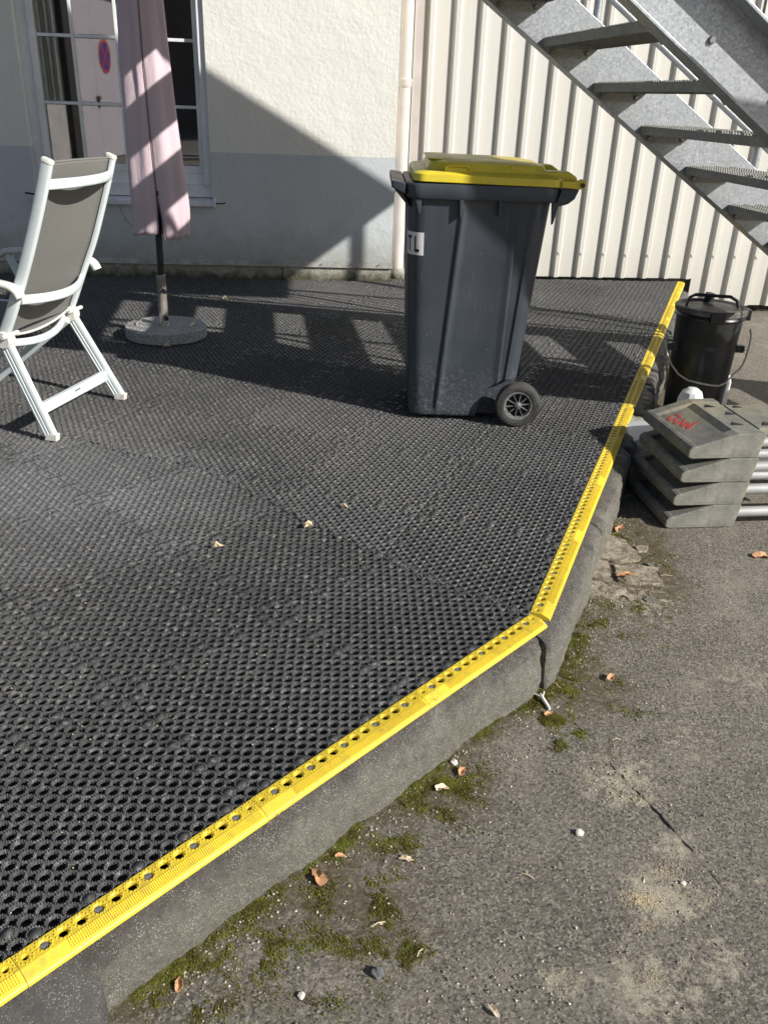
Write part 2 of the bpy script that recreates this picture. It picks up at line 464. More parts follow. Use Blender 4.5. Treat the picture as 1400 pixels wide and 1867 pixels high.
# concrete platform under the mats
out_r = lambda t, n: KC + RU * t - RV * n         # n outward from the inner edge line
out_f = lambda t, n: KA + FU * t - FV * n
pf_corner_t = (KC - KA).dot(FU)
plat = [out_f(-2.5, .050), out_f(pf_corner_t, .050), out_r(.02, .050), out_r(5.62, .050)]
pl2 = plat + [Vector((CP.x - 6.5, CP.y + .1 - .8, 0)), Vector((-6.5, plat[0].y + 0, 0))]
mb = MB(); n = len(pl2)
mb.prism([(p.x, p.y) for p in pl2], (0, 0, -.45), (1, 0, 0), (0, 1, 0), (0, 0, 1), .45 - TH)
platform = mb.build('concrete_platform', 'slab_concrete'); tag(platform, kind='structure')

under = [out_f(-2.4, .03), out_f(pf_corner_t, .03), out_r(.02, .03), out_r(5.2, .03), Vector((WP.x, WP.y - .1, 0)), Vector((-4.5, 6.3, 0)), Vector((-4.5, -.6, 0))]
mb = MB(); mb.prism([(p.x, p.y) for p in under], (0, 0, -.0176), (1, 0, 0), (0, 1, 0), (0, 0, 1), .0012); mb.build('hole_shade_sheet', 'near_black', platform)  # near-black sheet painting the shade inside the mat holes
# kerb stones round the platform
def kerb_stone(ptf, ta, tb, prof, m, amp=.004, seed=0, step=.009, taper=.012, tl=.03, lab=None):
    nst = max(6, int((tb - ta) / step)); k = len(prof)
    V = []
    # dense profile
    pr = []
    for i in range(k - 1):
        (a1, z1), (a2, z2) = prof[i], prof[i + 1]
        L = math.hypot(a2 - a1, z2 - z1); m_ = max(1, int(L / .012))
        for j in range(m_): pr.append((a1 + (a2 - a1) * j / m_, z1 + (z2 - z1) * j / m_))
    pr.append(prof[-1]); k = len(pr)
    for i in range(nst + 1):
        t = ta + (tb - ta) * i / nst
        e = min(t - ta, tb - t); rd = 0.0
        if e < tl: rd = taper * (1 - math.sqrt(max(0, 1 - (1 - e / tl) ** 2)))
        for j, (a, z) in enumerate(pr):
            w = min(1, max(0, (j) / 3.0))
            q = ptf(t, a - rd * w)
            ch = mn.noise(Vector((q.x * 15, q.y * 15, z * 15 + 40 + seed)))
            h = -(max(0, ch - .32) * .045 if -.06 < z < -.02 else 0) + mn.noise(Vector((q.x * 9, q.y * 9, z * 9 + seed))) * amp * 1.6 + mn.noise(Vector((q.x * 40, q.y * 40, z * 40 + seed))) * amp * .7 + mn.noise(Vector((q.x * 110, q.y * 110, z * 110 + seed))) * .0012
            q = ptf(t, a - rd * w + h * w)
            V.append((q.x, q.y, z - rd * .5 * w + h * .35 * w))
    F = [(i * k + j, i * k + j + 1, (i + 1) * k + j + 1, (i + 1) * k + j) for i in range(nst) for j in range(k - 1)]
    F += [tuple(range(k))[::-1], tuple(nst * k + j for j in range(k))]
    me = bpy.data.meshes.new('kerb_stone'); me.from_pydata(V, [], F); smooth(me, 50)
    o = link('kerb_stone', me, m, platform)
    if lab: o['label'] = lab
    return o
PF = [(.048, -.0185), (.066, -.0215), (.078, -.0265), (.0850, -.032), (.0885, -.040), (.0905, -.055), (.0935, -.12), (.098, -.32), (.048, -.32)]
PFb = [(.048, -.0185), (.062, -.019), (.084, -.025), (.104, -.042), (.118, -.07), (.127, -.11), (.132, -.15), (.134, -.32), (.048, -.32)]
PR = [(.048, -.0185), (.082, -.0220), (.097, -.0275), (.104, -.036), (.107, -.050), (.1085, -.08), (.112, -.34), (.048, -.34)]
kerb_stone(out_f, -1.3, .112, PFb, 'kerb_dark', .006, 3, taper=.05, tl=.07, lab='darker bulging kerb stone with rounded end')
kerb_stone(out_f, .050, pf_corner_t - .045, PF, 'kerb_concrete', .0085, 11)
# corner stone: blend between front and right directions
cA = out_f(pf_corner_t - .041, 0); cB = out_r(.62, 0)
def out_c(t, n):
    L1 = .041; 
    if t <= L1 - .02: return out_f(pf_corner_t - .041 + t, n)
    if t >= L1 + .03: return out_r(t - L1, n)
    s = (t - (L1 - .02)) / .05
    dn = (-FV * (1 - s) - RV * s).normalized()
    return KC + FU * (-.02 * (1 - s) ** 2) + RU * (.03 * s ** 2) + dn * n
kerb_stone(out_c, 0, .75, [(a + .002 * i, z) for i, (a, z) in enumerate(PF)], 'kerb_concrete', .009, 23)
kerb_stone(out_r, .714, 1.52, PR, 'kerb_concrete', .009, 31)
kerb_stone(out_r, 1.535, 1.70, [(a * 1.0 + (.012 if a > .07 else 0), z) for a, z in PR], 'kerb_dark', .010, 37)
kerb_stone(out_r, 1.71, 1.98, [(a * 1.0 + (.022 if a > .07 else 0), z) for a, z in PR], 'kerb_pale', .018, 41, lab='pale broken kerb stone')
kerb_stone(out_r, 2.0, 2.50, [(a + (.012 if a > .07 else 0), z) for a, z in PR], 'kerb_dark', .012, 43)
tt = 2.52; sdn = 50
for L in (.55, .5, .6, .55, .55):
    kerb_stone(out_r, tt, min(tt + L - .014, 5.60), PR, 'kerb_concrete' if sdn % 2 else 'kerb_dark', .014, sdn, step=.02); tt += L; sdn += 1

# ------------------------------------------------------------------ ring mats
OCT = [(pi / 8 + i * pi / 4) for i in range(8)]
def cell(kind='full', plug=False, c=.0108, rt=.0112, rh=.0102):
    """one unit cell centred on 0: octagonal hole, quarter diamond holes at the corners"""
    V = []; F = []
    h = P / 2
    outer = [(h, -(h - c)), (h, h - c), (h - c, h), (-(h - c), h), (-h, h - c), (-h, -(h - c)), (-(h - c), -h), (h - c, -h)]
    k = 1 / cos(pi / 8)
    ang = [OCT[(i + 7) % 8] for i in range(8)]
    rad = lambda r, i: (r * k * cos(ang[i]), r * k * sin(ang[i]))
    V += [(a, b, -.0008) for a, b in outer]                        # 0-7
    mid = [(a * .84 if abs(a) > .0 else a, b * .84) for a, b in outer]
    V += [(*rad(.0138, i), 0.0002) for i in range(8)]                  # 8-15 crest
    V += [(*rad(rt, i), 0.0) for i in range(8)]                  # 16-23
    V += [(*rad(rh, i), -.0022) for i in range(8)]                   # 24-31
    V += [(*rad(rh, i), -.0080) for i in range(8)]                  # 32-39
    for i in range(8):
        j = (i + 1) % 8
        for a in (0, 8, 16, 24): F.append((a + i, a + j, a + 8 + j, a + 8 + i))
    # diamond hole walls: edges 1-2, 3-4, 5-6, 7-0 go down
    for i, j in ((1, 2), (3, 4), (5, 6), (7, 0)):
        o = len(V); V += [(outer[i][0], outer[i][1], -.0080), (outer[j][0], outer[j][1], -.0080)]
        F.append((i, o, o + 1, j))
    if plug:
        o = len(V); V += [(*rad(.0114, i), .0008) for i in range(8)]; V += [(*rad(.0114, i), -.006) for i in range(8)]
        F += [(o, o + 1, o + 2, o + 3), (o, o + 3, o + 4, o + 7), (o + 4, o + 5, o + 6, o + 7)]
        F += [(o + 8 + i, o + 8 + (i + 1) % 8, o + (i + 1) % 8, o + i) for i in range(8)]
    if kind == 'full':
        def stud(x, y, z, w=.0012, hh=.0021):
            o = len(V)
            V.extend([(x - w, y - w, z - .0005), (x + w, y - w, z - .0005), (x + w, y + w, z - .0005), (x - w, y + w, z - .0005)])
            t_ = w * .6
            V.extend([(x - t_, y - t_, z + hh), (x + t_, y - t_, z + hh), (x + t_, y + t_, z + hh), (x - t_, y + t_, z + hh)])
            F.append((o + 4, o + 5, o + 6, o + 7))
            for i in range(4): F.append((o + i, o + (i + 1) % 4, o + 4 + (i + 1) % 4, o + 4 + i))
        for i in range(16):
            a = 2 * pi * (i + .5) / 16
            stud(.0138 * cos(a), .0138 * sin(a), .0002, .0013, .0026)
        if not plug:
            for i in range(8):
                a = 2 * pi * i / 8 + pi / 8
                stud(.0100 * cos(a), .0100 * sin(a), -.0026, .0012, .0020)
    return np.array(V), np.array(F)
def tile_mesh(mask, kind, pl_seed=0):
    cv, cf = cell(kind); pv, pfc = cell(kind, True)
    Vs = []; Fs = []; o = 0
    for i in range(15):
        for j in range(15):
            if not mask[i, j]: continue
            plug = (j in (0, 14) and i % 3 == 1) or (i in (0, 14) and j % 3 == 1) 
            v, f = (pv, pfc) if plug else (cv, cf)
            Vs.append(v + np.array([(i + .5) * P, (j + .5) * P, 0])); Fs.append(f + o); o += len(v)
    if not Vs: return None
    return np_mesh('mat_tile', np.concatenate(Vs), np.concatenate(Fs))
full = np.ones((15, 15), bool)
ME_FULL = tile_mesh(full, 'full'); ME_LOW = tile_mesh(full, 'low')
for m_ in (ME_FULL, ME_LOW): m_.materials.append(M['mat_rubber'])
# seam between both mats (world)
SEAM = [Vector((.43, 2.02, 0)), Vector((.155, 2.197, 0)), Vector((-.18, 2.50, 0)), Vector((-.44, 2.74, 0)), Vector((-.72, 3.0, 0)), Vector((-1.23, 3.2, 0)), Vector((-2.2, 3.6, 0)), Vector((-5, 4.6, 0))]
def beyond_seam(q):
    for a, b in zip(SEAM[:-1], SEAM[1:]):
        if b.x <= q.x <= a.x:
            t = (q.x - a.x) / (b.x - a.x)
            return q.y > a.y + (b.y - a.y) * t
    return q.x > SEAM[0].x or q.y > SEAM[-1].y
def in_far(q):
    if not beyond_seam(q): return False
    if (q - KC).dot(-RV) > -P * .45: return False
    if q.x > -.014 + .0:
        if (q - CP).dot(CN) < .13: return False
    elif (q - WP).dot(WN) < .03: return False
    return q.x > -3.9
def in_near(q):
    if beyond_seam(q - Vector((.012, .022, 0))): return False
    return (q - KA).dot(FV) > P * .45 and q.x > -1.9
def lay(parent, org, u, v, ang, i0, i1, j0, j1, test):
    cnt = 0
    for ti in range(i0, i1):
        for tj in range(j0, j1):
            o0 = org + u * (ti * .5) + v * (tj * .5)
            mask = np.zeros((15, 15), bool)
            c0 = o0 + u * .25 + v * .25
            if c0.x < -4.4 or c0.y > 8 or c0.y < .2 or c0.x > 3.2: continue
            for i in range(15):
                for j in range(15):
                    mask[i, j] = test(o0 + u * ((i + .5) * P) + v * ((j + .5) * P))
            if not mask.any(): continue
            low = c0.y > 4.3
            me = (ME_LOW if low else ME_FULL) if mask.all() else tile_mesh(mask, 'low' if low else 'full')
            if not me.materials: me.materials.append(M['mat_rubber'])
            o = bpy.data.objects.new('mat_tile', me); COL.objects.link(o); o.parent = parent
            o.location = (o0.x, o0.y, rng.uniform(-.0010, .0008)); o.rotation_euler = (rng.uniform(-.002, .002), rng.uniform(-.002, .002), ang + rng.uniform(-.001, .001)); o.scale = (.9972, .9972, 1); cnt += 1
    return cnt
near_mat = thing('rubber_ring_mat', 'black rubber ring mat in the foreground, behind the long front yellow edging', 'rubber mat')
near_mat.location.z = -.0025
lay(near_mat, KA, FU, FV, FANG, -4, 4, 0, 8, in_near)
far_mat = thing('rubber_ring_mat', 'black rubber ring mat under the chair, parasol and bin, reaching back to the cream cladding', 'rubber mat')
lay(far_mat, KC, RU, RV, RANG, -4, 12, 0, 12, in_far)

# yellow edging strips
def strip_mesh():
    V = []; F = []
    def addv(a): V.extend(a); return len(V) - len(a)
    h = P / 2; k = 1 / cos(pi / 8)
    ang = [OCT[(i + 7) % 8] for i in range(8)]
    for i in range(15):
        cx = (i + .5) * P; cy = h
        r = .0082 if 0 < i < 14 else .0050
        g = .0006 if i in (0, 14) else 0
        x0, x1 = cx - h + (g if i == 0 else 0), cx + h - (g if i == 14 else 0)
        sq = [(x1, 0), (x1, h + h * .414), (x1, P), (x0, P), (x0, h + h * .414), (x0, 0)]
        outer = [(x1, cy - h * .414), (x1, cy + h * .414), (cx + h * .414, P), (cx - h * .414, P), (x0, cy + h * .414), (x0, cy - h * .414), (cx - h * .414, 0), (cx + h * .414, 0)]
        o = addv([(a, b, .0015) for a, b in outer])
        o2 = addv([(cx + r * k * 1.25 * cos(ang[q]), cy + r * k * 1.25 * sin(ang[q]), .0015) for q in range(8)])
        o3 = addv([(cx + r * k * cos(ang[q]), cy + r * k * sin(ang[q]), -.001) for q in range(8)])
        o4 = addv([(cx + r * k * cos(ang[q]), cy + r * k * sin(ang[q]), -.0075) for q in range(8)])
        for q in range(8):
            w = (q + 1) % 8
            F += [(o + q, o + w, o2 + w, o2 + q), (o2 + q, o2 + w, o3 + w, o3 + q), (o3 + q, o3 + w, o4 + w, o4 + q)]
        c = addv([(x1, P, .0015), (x0, P, .0015), (x0, 0, .0015), (x1, 0, .0015)])
        F += [(o + 1, c, c, o + 2), (o + 3, c + 1, c + 1, o + 4), (o + 5, c + 2, c + 2, o + 6), (o + 7, c + 3, c + 3, o)]
        for q in range(12):
            a = 2 * pi * (q + .5) / 12; sx, sy = cx + .0135 * cos(a), cy + .0135 * sin(a); w_ = .0011
            o5 = addv([(sx - w_, sy - w_, .0013), (sx + w_, sy - w_, .0013), (sx + w_, sy + w_, .0013), (sx - w_, sy + w_, .0013), (sx - w_ * .6, sy - w_ * .6, .0040), (sx + w_ * .6, sy - w_ * .6, .0040), (sx + w_ * .6, sy + w_ * .6, .0040), (sx - w_ * .6, sy + w_ * .6, .0040)])
            F.append((o5 + 4, o5 + 5, o5 + 6, o5 + 7)); F += [(o5 + q_, o5 + (q_ + 1) % 4, o5 + 4 + (q_ + 1) % 4, o5 + 4 + q_) for q_ in range(4)]
    L = .5 - .0006
    # bevel part: cross section from v = P to .0575
    sec = [(P, .0015), (.051, -.0065), (.0545, -.0085), (.0572, -.0115), (.0578, -.0168)]
    for (a, z), (b, z2) in zip(sec[:-1], sec[1:]):
        o = addv([(.0006, a, z), (L, a, z), (L, b, z2), (.0006, b, z2)]); F.append((o + 3, o + 2, o + 1, o))
    # ends and inner side
    for xx, fl in ((.0006, 1), (L, 0)):
        o = addv([(xx, 0, .0015), (xx, P, .0015), (xx, P, -.0168), (xx, 0, -.0168), (xx, .051, -.0065), (xx, .051, -.0168), (xx, .0545, -.0085), (xx, .0572, -.0115), (xx, .0578, -.0168)])
        F += [(o, o + 1, o + 2, o + 3), (o + 1, o + 4, o + 5, o + 2), (o + 4, o + 6, o + 8, o + 5), (o + 6, o + 7, o + 8, o + 8)]
    o = addv([(.0006, 0, .0015), (L, 0, .0015), (L, 0, -.0168), (.0006, 0, -.0168)]); F.append((o, o + 1, o + 2, o + 3))
    # nubs in five rows, blank label field at one end
    for rw in range(5):
        vv = P + .0022 + rw * .0036; zz = .0015 - (vv - P) * .45
        uu = .083
        while uu < .4955:
            w_, e = .0015, .0013
            o = addv([(uu - w_, vv - e, zz - .0006), (uu + w_, vv - e, zz - .0006), (uu + w_, vv + e, zz - .0012), (uu - w_, vv + e, zz - .0012), (uu - w_ * .7, vv - e * .6, zz + .0026), (uu + w_ * .7, vv - e * .6, zz + .0026), (uu + w_ * .7, vv + e * .6, zz + .0020), (uu - w_ * .7, vv + e * .6, zz + .0020)])
            F.append((o + 4, o + 5, o + 6, o + 7)); F += [(o + q_, o + (q_ + 1) % 4, o + 4 + (q_ + 1) % 4, o + 4 + q_) for q_ in range(4)]
            uu += .0043
    me = bpy.data.meshes.new('edge_strip')
    F = [tuple(dict.fromkeys(f)) for f in F]
    me.from_pydata([(a, -b, z) for a, b, z in V], [], F)
    bm = bmesh.new(); bm.from_mesh(me); bmesh.ops.remove_doubles(bm, verts=bm.verts, dist=1e-5); bmesh.ops.recalc_face_normals(bm, faces=bm.faces); bm.to_mesh(me); bm.free()
    return me
ME_STRIP = strip_mesh(); ME_STRIP.materials.append(M['yellow_rubber'])
mb = MB()
mb.lathe([(0.0, -.0015), (.0068, -.0015), (.0080, -.0028), (.0082, -.012)], 12)
ME_PLUG = mb.mesh('plug', 40); ME_PLUG.materials.append(M['plug_grey'])
def edging(parent, org, u, ang, ts, flip_z=0):
    for t in ts:
        o = bpy.data.objects.new('edge_strip', ME_STRIP); COL.objects.link(o); o.parent = parent
        q = org + u * t
        o.location = (q.x, q.y, rng.uniform(-.0004, .0008)); o.rotation_euler = (0, 0, ang + rng.uniform(-.0015, .0015))
        if (t < 3.4):
            for i in (1, 4, 7, 10, 13):
                pg = bpy.data.objects.new('plug', ME_PLUG); COL.objects.link(pg); pg.parent = o
                pg.location = ((i + .5) * P, -P / 2, 0)
fe = thing('yellow_edging', 'yellow studded rubber edging along the front kerb, ending at the corner', 'mat edging')
edging(fe, KA, FU, FANG, (-1.0, -.5, 0, .5))
# the last front strip runs to the corner
o = [c for c in fe.children][0]
edging(fe, KA, FU, FANG, (1.0,))
re_ = thing('yellow_edging', 'yellow studded rubber edging running back beside the bin and bucket to the cream cladding', 'mat edging')
edging(re_, KC + RU * .018, RU, RANG, [i * .5 for i in range(11)])

# ------------------------------------------------------------------ house
def wp(s, z, off=0.0): q = WP + WU * s + WN * off; return Vector((q.x, q.y, z))
WALLM = Matrix((WU, WN, Vector((0, 0, 1)))).transposed()
house = thing('white_house', 'white plastered house wall with grey painted base and a white window, left of the cladding', 'house', (0, 0, 0))
BAND = .888; WL, WRt = -2.60, -1.345; WB, WTp = .545, 2.35; HT = 2.42
def wall_piece(name, s0, s1, z0, z1, m, d=.30, off=0.0, sub=.0):
    mb = MB(); mb.box(wp((s0 + s1) / 2, (z0 + z1) / 2, off - d / 2), (s1 - s0, d, z1 - z0), WALLM)
    return mb.build(name, m, house)
def band_wall(s0, s1, z0, z1, m): return wall_piece('wall', s0, s1, z0, z1, m)
band_wall(-6.5, WL, BAND, HT, 'plaster_cream'); band_wall(WRt, 0, BAND, HT, 'plaster_cream'); band_wall(WL, WRt, WTp, HT, 'plaster_cream')
band_wall(-6.5, WL, .135, BAND, 'plaster_grey'); band_wall(WRt, 0, .135, BAND, 'plaster_grey'); band_wall(WL, WRt, .135, WB, 'plaster_grey')
wall_piece('plinth', -6.5, -.845, -.3, .134, 'plinth_concrete', .25, -.022); wall_piece('plinth', -.838, -.004, -.3, .134, 'plinth_concrete', .25, -.020)
mb = MB(); mb.sweep([wp(-6.5, .118, .0), wp(.004, .118, .0)], [(-.001, .022), (-.006, .022), (-.009, .012), (-.007, -.016), (-.016, -.024), (-.016, -.028), (-.001, -.026)])
mb.build('base_flashing', 'flashing_grey', house)
ms = MB().lathe([(0, .0045), (.004, .004), (.006, .001), (.006, 0)], 8).mesh('screw', 40); ms.materials.append(M['bolt_steel'])
RW = Matrix((WU, Vector((0, 0, 1)), WN)).transposed().to_4x4()
for i in range(24):
    o = bpy.data.objects.new('screw', ms); COL.objects.link(o); o.parent = house
    o.matrix_world = Matrix.Translation(wp(-.10 - .2185 * i, .119, .0085)) @ RW
# long cracks and stains: thin grooves as dark slivers
def crack(pts, w, m, par, name='crack'):
    mb = MB(); mb.sweep(pts, [(-w, -.0006), (w, -.0006), (w * .5, .0008), (-w * .5, .0008)], up=tuple(WN)); return mb.build(name, m, par)
crack([wp(-2.02, .517, .001), wp(-2.01, .46, .001), wp(-1.98, .40, .001), wp(-1.925, .345, .001)], .0016, 'dirt_and_shade', house)
crack([wp(-1.79, .43, .001), wp(-1.80, .39, .001), wp(-1.81, .355, .001)], .0022, 'dirt_and_shade', house)
crack([wp(-1.33, .533, .001), wp(-1.30, .538, .001), wp(-1.275, .536, .001), wp(-1.25, .545, .001)], .005, 'dirt_and_shade', house)
crack([wp(-2.68, .575, .001), wp(-2.645, .572, .001), wp(-2.60, .566, .001)], .007, 'dirt_and_shade', house)

# window (part of the house)
win = link('window', MB().box(wp((WL + WRt) / 2, WB + .035, -.16), (WRt - WL, .07, .06), WALLM).mesh('window'), 'white_pvc', house)
def wbox(name, s0, s1, z0, z1, o0, o1, m, bev=.003):
    mb = MB(); mb.box(wp((s0 + s1) / 2, (z0 + z1) / 2, (o0 + o1) / 2), (s1 - s0, abs(o1 - o0), z1 - z0), WALLM)
    return mb.build(name, m, win, bev=bev)
FO, FI = -.075, -.135
GL, GR, GB = -2.487, -1.430, .785
wbox('frame', WL, GL - .04, .66, WTp, FI, FO, 'white_pvc'); wbox('frame', GR + .035, WRt - .001, .66, WTp, FI, FO + .05, 'white_pvc')
wbox('frame', GL - .04, GR + .035, .66, .735, FI, FO + .02, 'white_pvc')
wbox('sash', GL - .0395, GL, .7355, WTp, FI - .01, FO + .018, 'white_pvc'); wbox('sash', GR, GR + .0345, .7355, WTp, FI - .01, FO + .018, 'white_pvc')
wbox('sash', GL + .0005, GR - .0005, .7355, GB, FI - .01, FO + .018, 'white_pvc')
wbox('frame', WL, WRt - .001, .575, .6595, FI, FO + .045, 'sill_white')
for s_ in (-2.2475, -1.950, -1.690): wbox('muntin', s_ - .011, s_ + .011, GB, WTp, -.114, -.094, 'white_pvc')
sp = [GL, -2.2585, -2.2365, -1.961, -1.939, -1.701, -1.679, GR]
for z_ in (1.173, 1.592):
    for q in range(4): wbox('muntin', sp[q * 2] + .0005, sp[q * 2 + 1] - .0005, z_ - .0105, z_ + .0105, -.113, -.095, 'white_pvc')
for q in range(4):
    zz = [GB, 1.160, 1.186, 1.579, 1.605, WTp]
    for r in range(3): wbox('pane', sp[q * 2], sp[q * 2 + 1], zz[r * 2], zz[r * 2 + 1], -.106, -.102, 'glass', 0)
mb = MB()   # projecting sill with a lip
mb.prism([(-.12, .585), (.045, .548), (.045, .520), (.038, .520), (.038, .540), (-.12, .572)], WP + WU * (WL - .02), WN, (0, 0, 1), WU, (WRt - WL) + .035)
mb.build('sill', 'sill_white', win)
mb = MB(); mb.box(wp(WRt + .018, .548, .0), (.008, .10, .062), WALLM); mb.build('sill_end_cap', 'white_pvc', win)

# dark room behind the window
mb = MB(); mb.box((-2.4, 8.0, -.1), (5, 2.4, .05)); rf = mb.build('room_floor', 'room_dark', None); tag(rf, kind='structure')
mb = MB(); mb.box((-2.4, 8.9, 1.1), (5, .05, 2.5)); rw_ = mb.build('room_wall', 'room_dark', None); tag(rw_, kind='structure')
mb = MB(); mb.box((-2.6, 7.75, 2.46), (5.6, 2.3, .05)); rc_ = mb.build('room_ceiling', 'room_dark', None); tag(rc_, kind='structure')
# garage across the yard: it is seen mirrored in the window panes
GS = Vector((-3.5, -7.13, 0)); GH = Vector((.257, -.966, 0)).normalized(); GN = Vector((.966, .257, 0)).normalized()
GM = Matrix((GH, GN, Vector((0, 0, 1)))).transposed()
def gp_(s_, z, off=0.0): q = GS + GH * s_ + GN * off; return Vector((q.x, q.y, z))
gar = thing('garage', 'grey garage with a pale lilac double door, seen mirrored in the window panes', 'garage', (0, 0, 0))
def gbox(name, s0, s1, z0, z1, o0, o1, m, bev=0, par_=None):
    mb = MB(); mb.box(gp_((s0 + s1) / 2, (z0 + z1) / 2, (o0 + o1) / 2), (s1 - s0, o1 - o0, z1 - z0), GM); return mb.build(name, m, par_ or gar, bev=bev)
gbox('wall', -8, -2.18, -.3, 4.4, -.25, 0, 'yard_wall'); gbox('wall', 1.42, 2.6, -.3, 4.4, -.25, 0, 'brown_wall'); gbox('lintel', -2.179, 1.419, 2.86, 4.4, -.25, 0, 'yard_wall')
gbox('gate_post', -2.16, -1.70, -.2, 2.855, -.2, .10, 'near_black', .01)
gbox('door_leaf', -1.69, -.565, -.1, 2.84, -.06, 0, 'lilac_panel', .004); gbox('door_leaf', -.555, 1.40, -.1, 2.84, -.06, 0, 'lilac_panel', .004)
gbox('lock', -.66, -.50, 1.02, 1.08, 0, .05, 'near_black', .005); gbox('lock', -.59, -.56, .86, 1.015, 0, .04, 'near_black', .005)
gbox('plinth_panel', -4.2, -2.45, -.2, .95, .005, .10, 'room_plaster', .01)
for i in range(4): 
    mb = MB(); mb.tube([gp_(-2.5 - .3 * i, .96, .04), gp_(-2.5 - .3 * i, 4.3, .04)], .022, 8); mb.build('wall_pipe', 'sill_white' if i == 0 else 'galv_weathered', gar, sm=50)
sign = thing('no_stopping_sign', 'round blue sign with red rim and red cross, mirrored in the window', 'sign', tuple(gp_(0, 1.82, .004)))
GR3 = Matrix((GH, Vector((0, 0, 1)), GN)).transposed()
mb = MB(); mb.lathe([(.32, 0), (.32, .006), (.316, .008), (0, .008)], 48, rot=GR3); mb.build('sign_rim', 'sign_red', sign)
mb = MB(); mb.lathe([(.255, .0085), (.255, .011), (0, .011)], 48, rot=GR3); mb.build('sign_face', 'sign_blue', sign)
for s_ in (-1, 1):
    mb = MB(); mb.box(GN * (.0125 + .0006 * s_), (.51, .06, .002), GR3 @ Matrix.Rotation(s_ * pi / 4, 3, 'Z')); mb.build('sign_cross', 'sign_red', sign)
bh = thing('brown_building', 'dark brown building across the yard, only its reflection shows in the window', 'building', (0, 0, 0))
MB().box((1.5, -21, 4.0), (13, 1, 9)).build('wall', 'brown_wall', bh)

# ------------------------------------------------------------------ clad building
clad = thing('clad_building', 'cream trapezoidal steel clad wall standing behind the bin and the staircase', 'building', (0, 0, 0))
def clad_sheet(s0, s1, z0, z1, ph):
    pr = []; s = ph
    while s > s0 - .2: s -= .1895
    # rib: rise .012, crest .030, fall .014; height .036
    sec = []
    while s < s1 + .2:
        sec += [(s, 0), (s + .010, .0), (s + .024, .029), (s + .055, .029), (s + .070, .0)]
        s += .1895
    sec = [(a, b) for a, b in sec if s0 <= a <= s1]
    if sec[0][0] > s0: sec = [(s0, 0)] + sec
    if sec[-1][0] < s1: sec.append((s1, 0))
    V = []; 
    for z in (z0, z1):
        for a, b in sec:
            q = CP + CU * a + CN * b; V.append((q.x, q.y, z))
    for z in (z0, z1):
        for a, b in sec:
            q = CP + CU * a + CN * (b - .002); V.append((q.x, q.y, z))
    n = len(sec); F = [(i, i + 1, n + i + 1, n + i) for i in range(n - 1)] + [(2 * n + i + 1, 2 * n + i, 3 * n + i, 3 * n + i + 1) for i in range(n - 1)]
    F += [(i + 1, i, 2 * n + i, 2 * n + i + 1) for i in range(n - 1)]
    me = bpy.data.meshes.new('cladding_sheet'); me.from_pydata(V, [], F)
    return link('cladding_sheet', me, 'cladding_cream', clad)
PH = -.229 - .072
RIB0 = PH
clad_sheet(-1.34, 1.300, .0, 4.6, PH); clad_sheet(1.3005, 5.5, -.215, 4.6, PH)
mb = MB(); q = CP + CU * 2.0 - CN * .12; mb.box((q.x, q.y, 2.1), (6.9, .1, 4.8), Matrix.Rotation(CANG, 3, 'Z')); mb.build('inner_wall', 'slab_concrete', clad)
mp_ = MB().box((0, 0, 0), (.022, .030, .0025)).lathe([(.0065, .001), (.0065, .005), (.004, .007), (0, .007)], 8).mesh('sheet_screw'); mp_.materials.append(M['cladding_cream'])
RC = Matrix((CU, Vector((0, 0, 1)), CN)).transposed().to_4x4()
for z_ in (.19, 1.98):
    s = RIB0 + .041
    while s < 5:
        if s > -1.2:
            q = CP + CU * s + CN * .0305
            o = bpy.data.objects.new('sheet_screw', mp_); COL.objects.link(o); o.parent = clad
            o.matrix_world = Matrix.Translation((q.x, q.y, z_ + (rng.uniform(-.005, .005)))) @ RC
        s += .1895 * (1 if z_ < 1 else 2)
# dark strip painting the shade in the gap under the cladding
mb = MB(); q = CP + CU * 3.4 - CN * .06; mb.box((q.x, q.y, -.24), (4.2, .02, .2), Matrix.Rotation(CANG, 3, 'Z')); mb.build('gap_shade_strip', 'dirt_and_shade', clad)

dp = thing('downpipe', 'beige rainwater downpipe in the corner between house and cladding', 'downpipe', (.030, 6.90, 0))
mb = MB(); mb.lathe([(.046, .06), (.046, 1.38), (.0465, 1.38)], 24); mb.lathe([(.046, 1.40), (.046, 4.4)], 24); mb.build('pipe', 'downpipe_paint', dp, sm=40)
mb = MB(); mb.lathe([(.047, 1.355), (.051, 1.36), (.051, 1.395), (.054, 1.397), (.054, 1.409), (.047, 1.411)], 24); mb.build('collar', 'downpipe_paint', dp, sm=40)
mb = MB(); mb.lathe([(.047, .64), (.050, .645), (.050, .665), (.047, .67)], 24); mb.tube([(.03, -.045, .655), (.075, -.06, .668)], .004, 6); mb.build('bracket', 'bolt_steel', dp, sm=40)
mb = MB(); mb.lathe([(.052, -.02), (.060, .0), (.055, .04), (.050, .075), (.047, .08)], 20); mb.build('pipe_foot', 'plinth_concrete', dp, sm=50)
mb = MB(); mb.box((.125, 7.00, 1.9), (.05, .05, 4.6)); o = mb.build('corner_trim', 'downpipe_paint', clad)

# ------------------------------------------------------------------ steel staircase
SA = R_(9.0); SU = Vector((cos(SA), sin(SA), 0)); SN = Vector((-sin(SA), cos(SA), 0))
stair = thing('steel_staircase', 'galvanised steel outdoor staircase with open treads rising to the left in front of the cladding', 'staircase', (0, 0, 0))
YF, YN = 4.68, 3.47
FO_ = Vector((2.0, YF, 0)); NO_ = FO_ - SN * ((YF - YN) * cos(SA)) - SU * 0
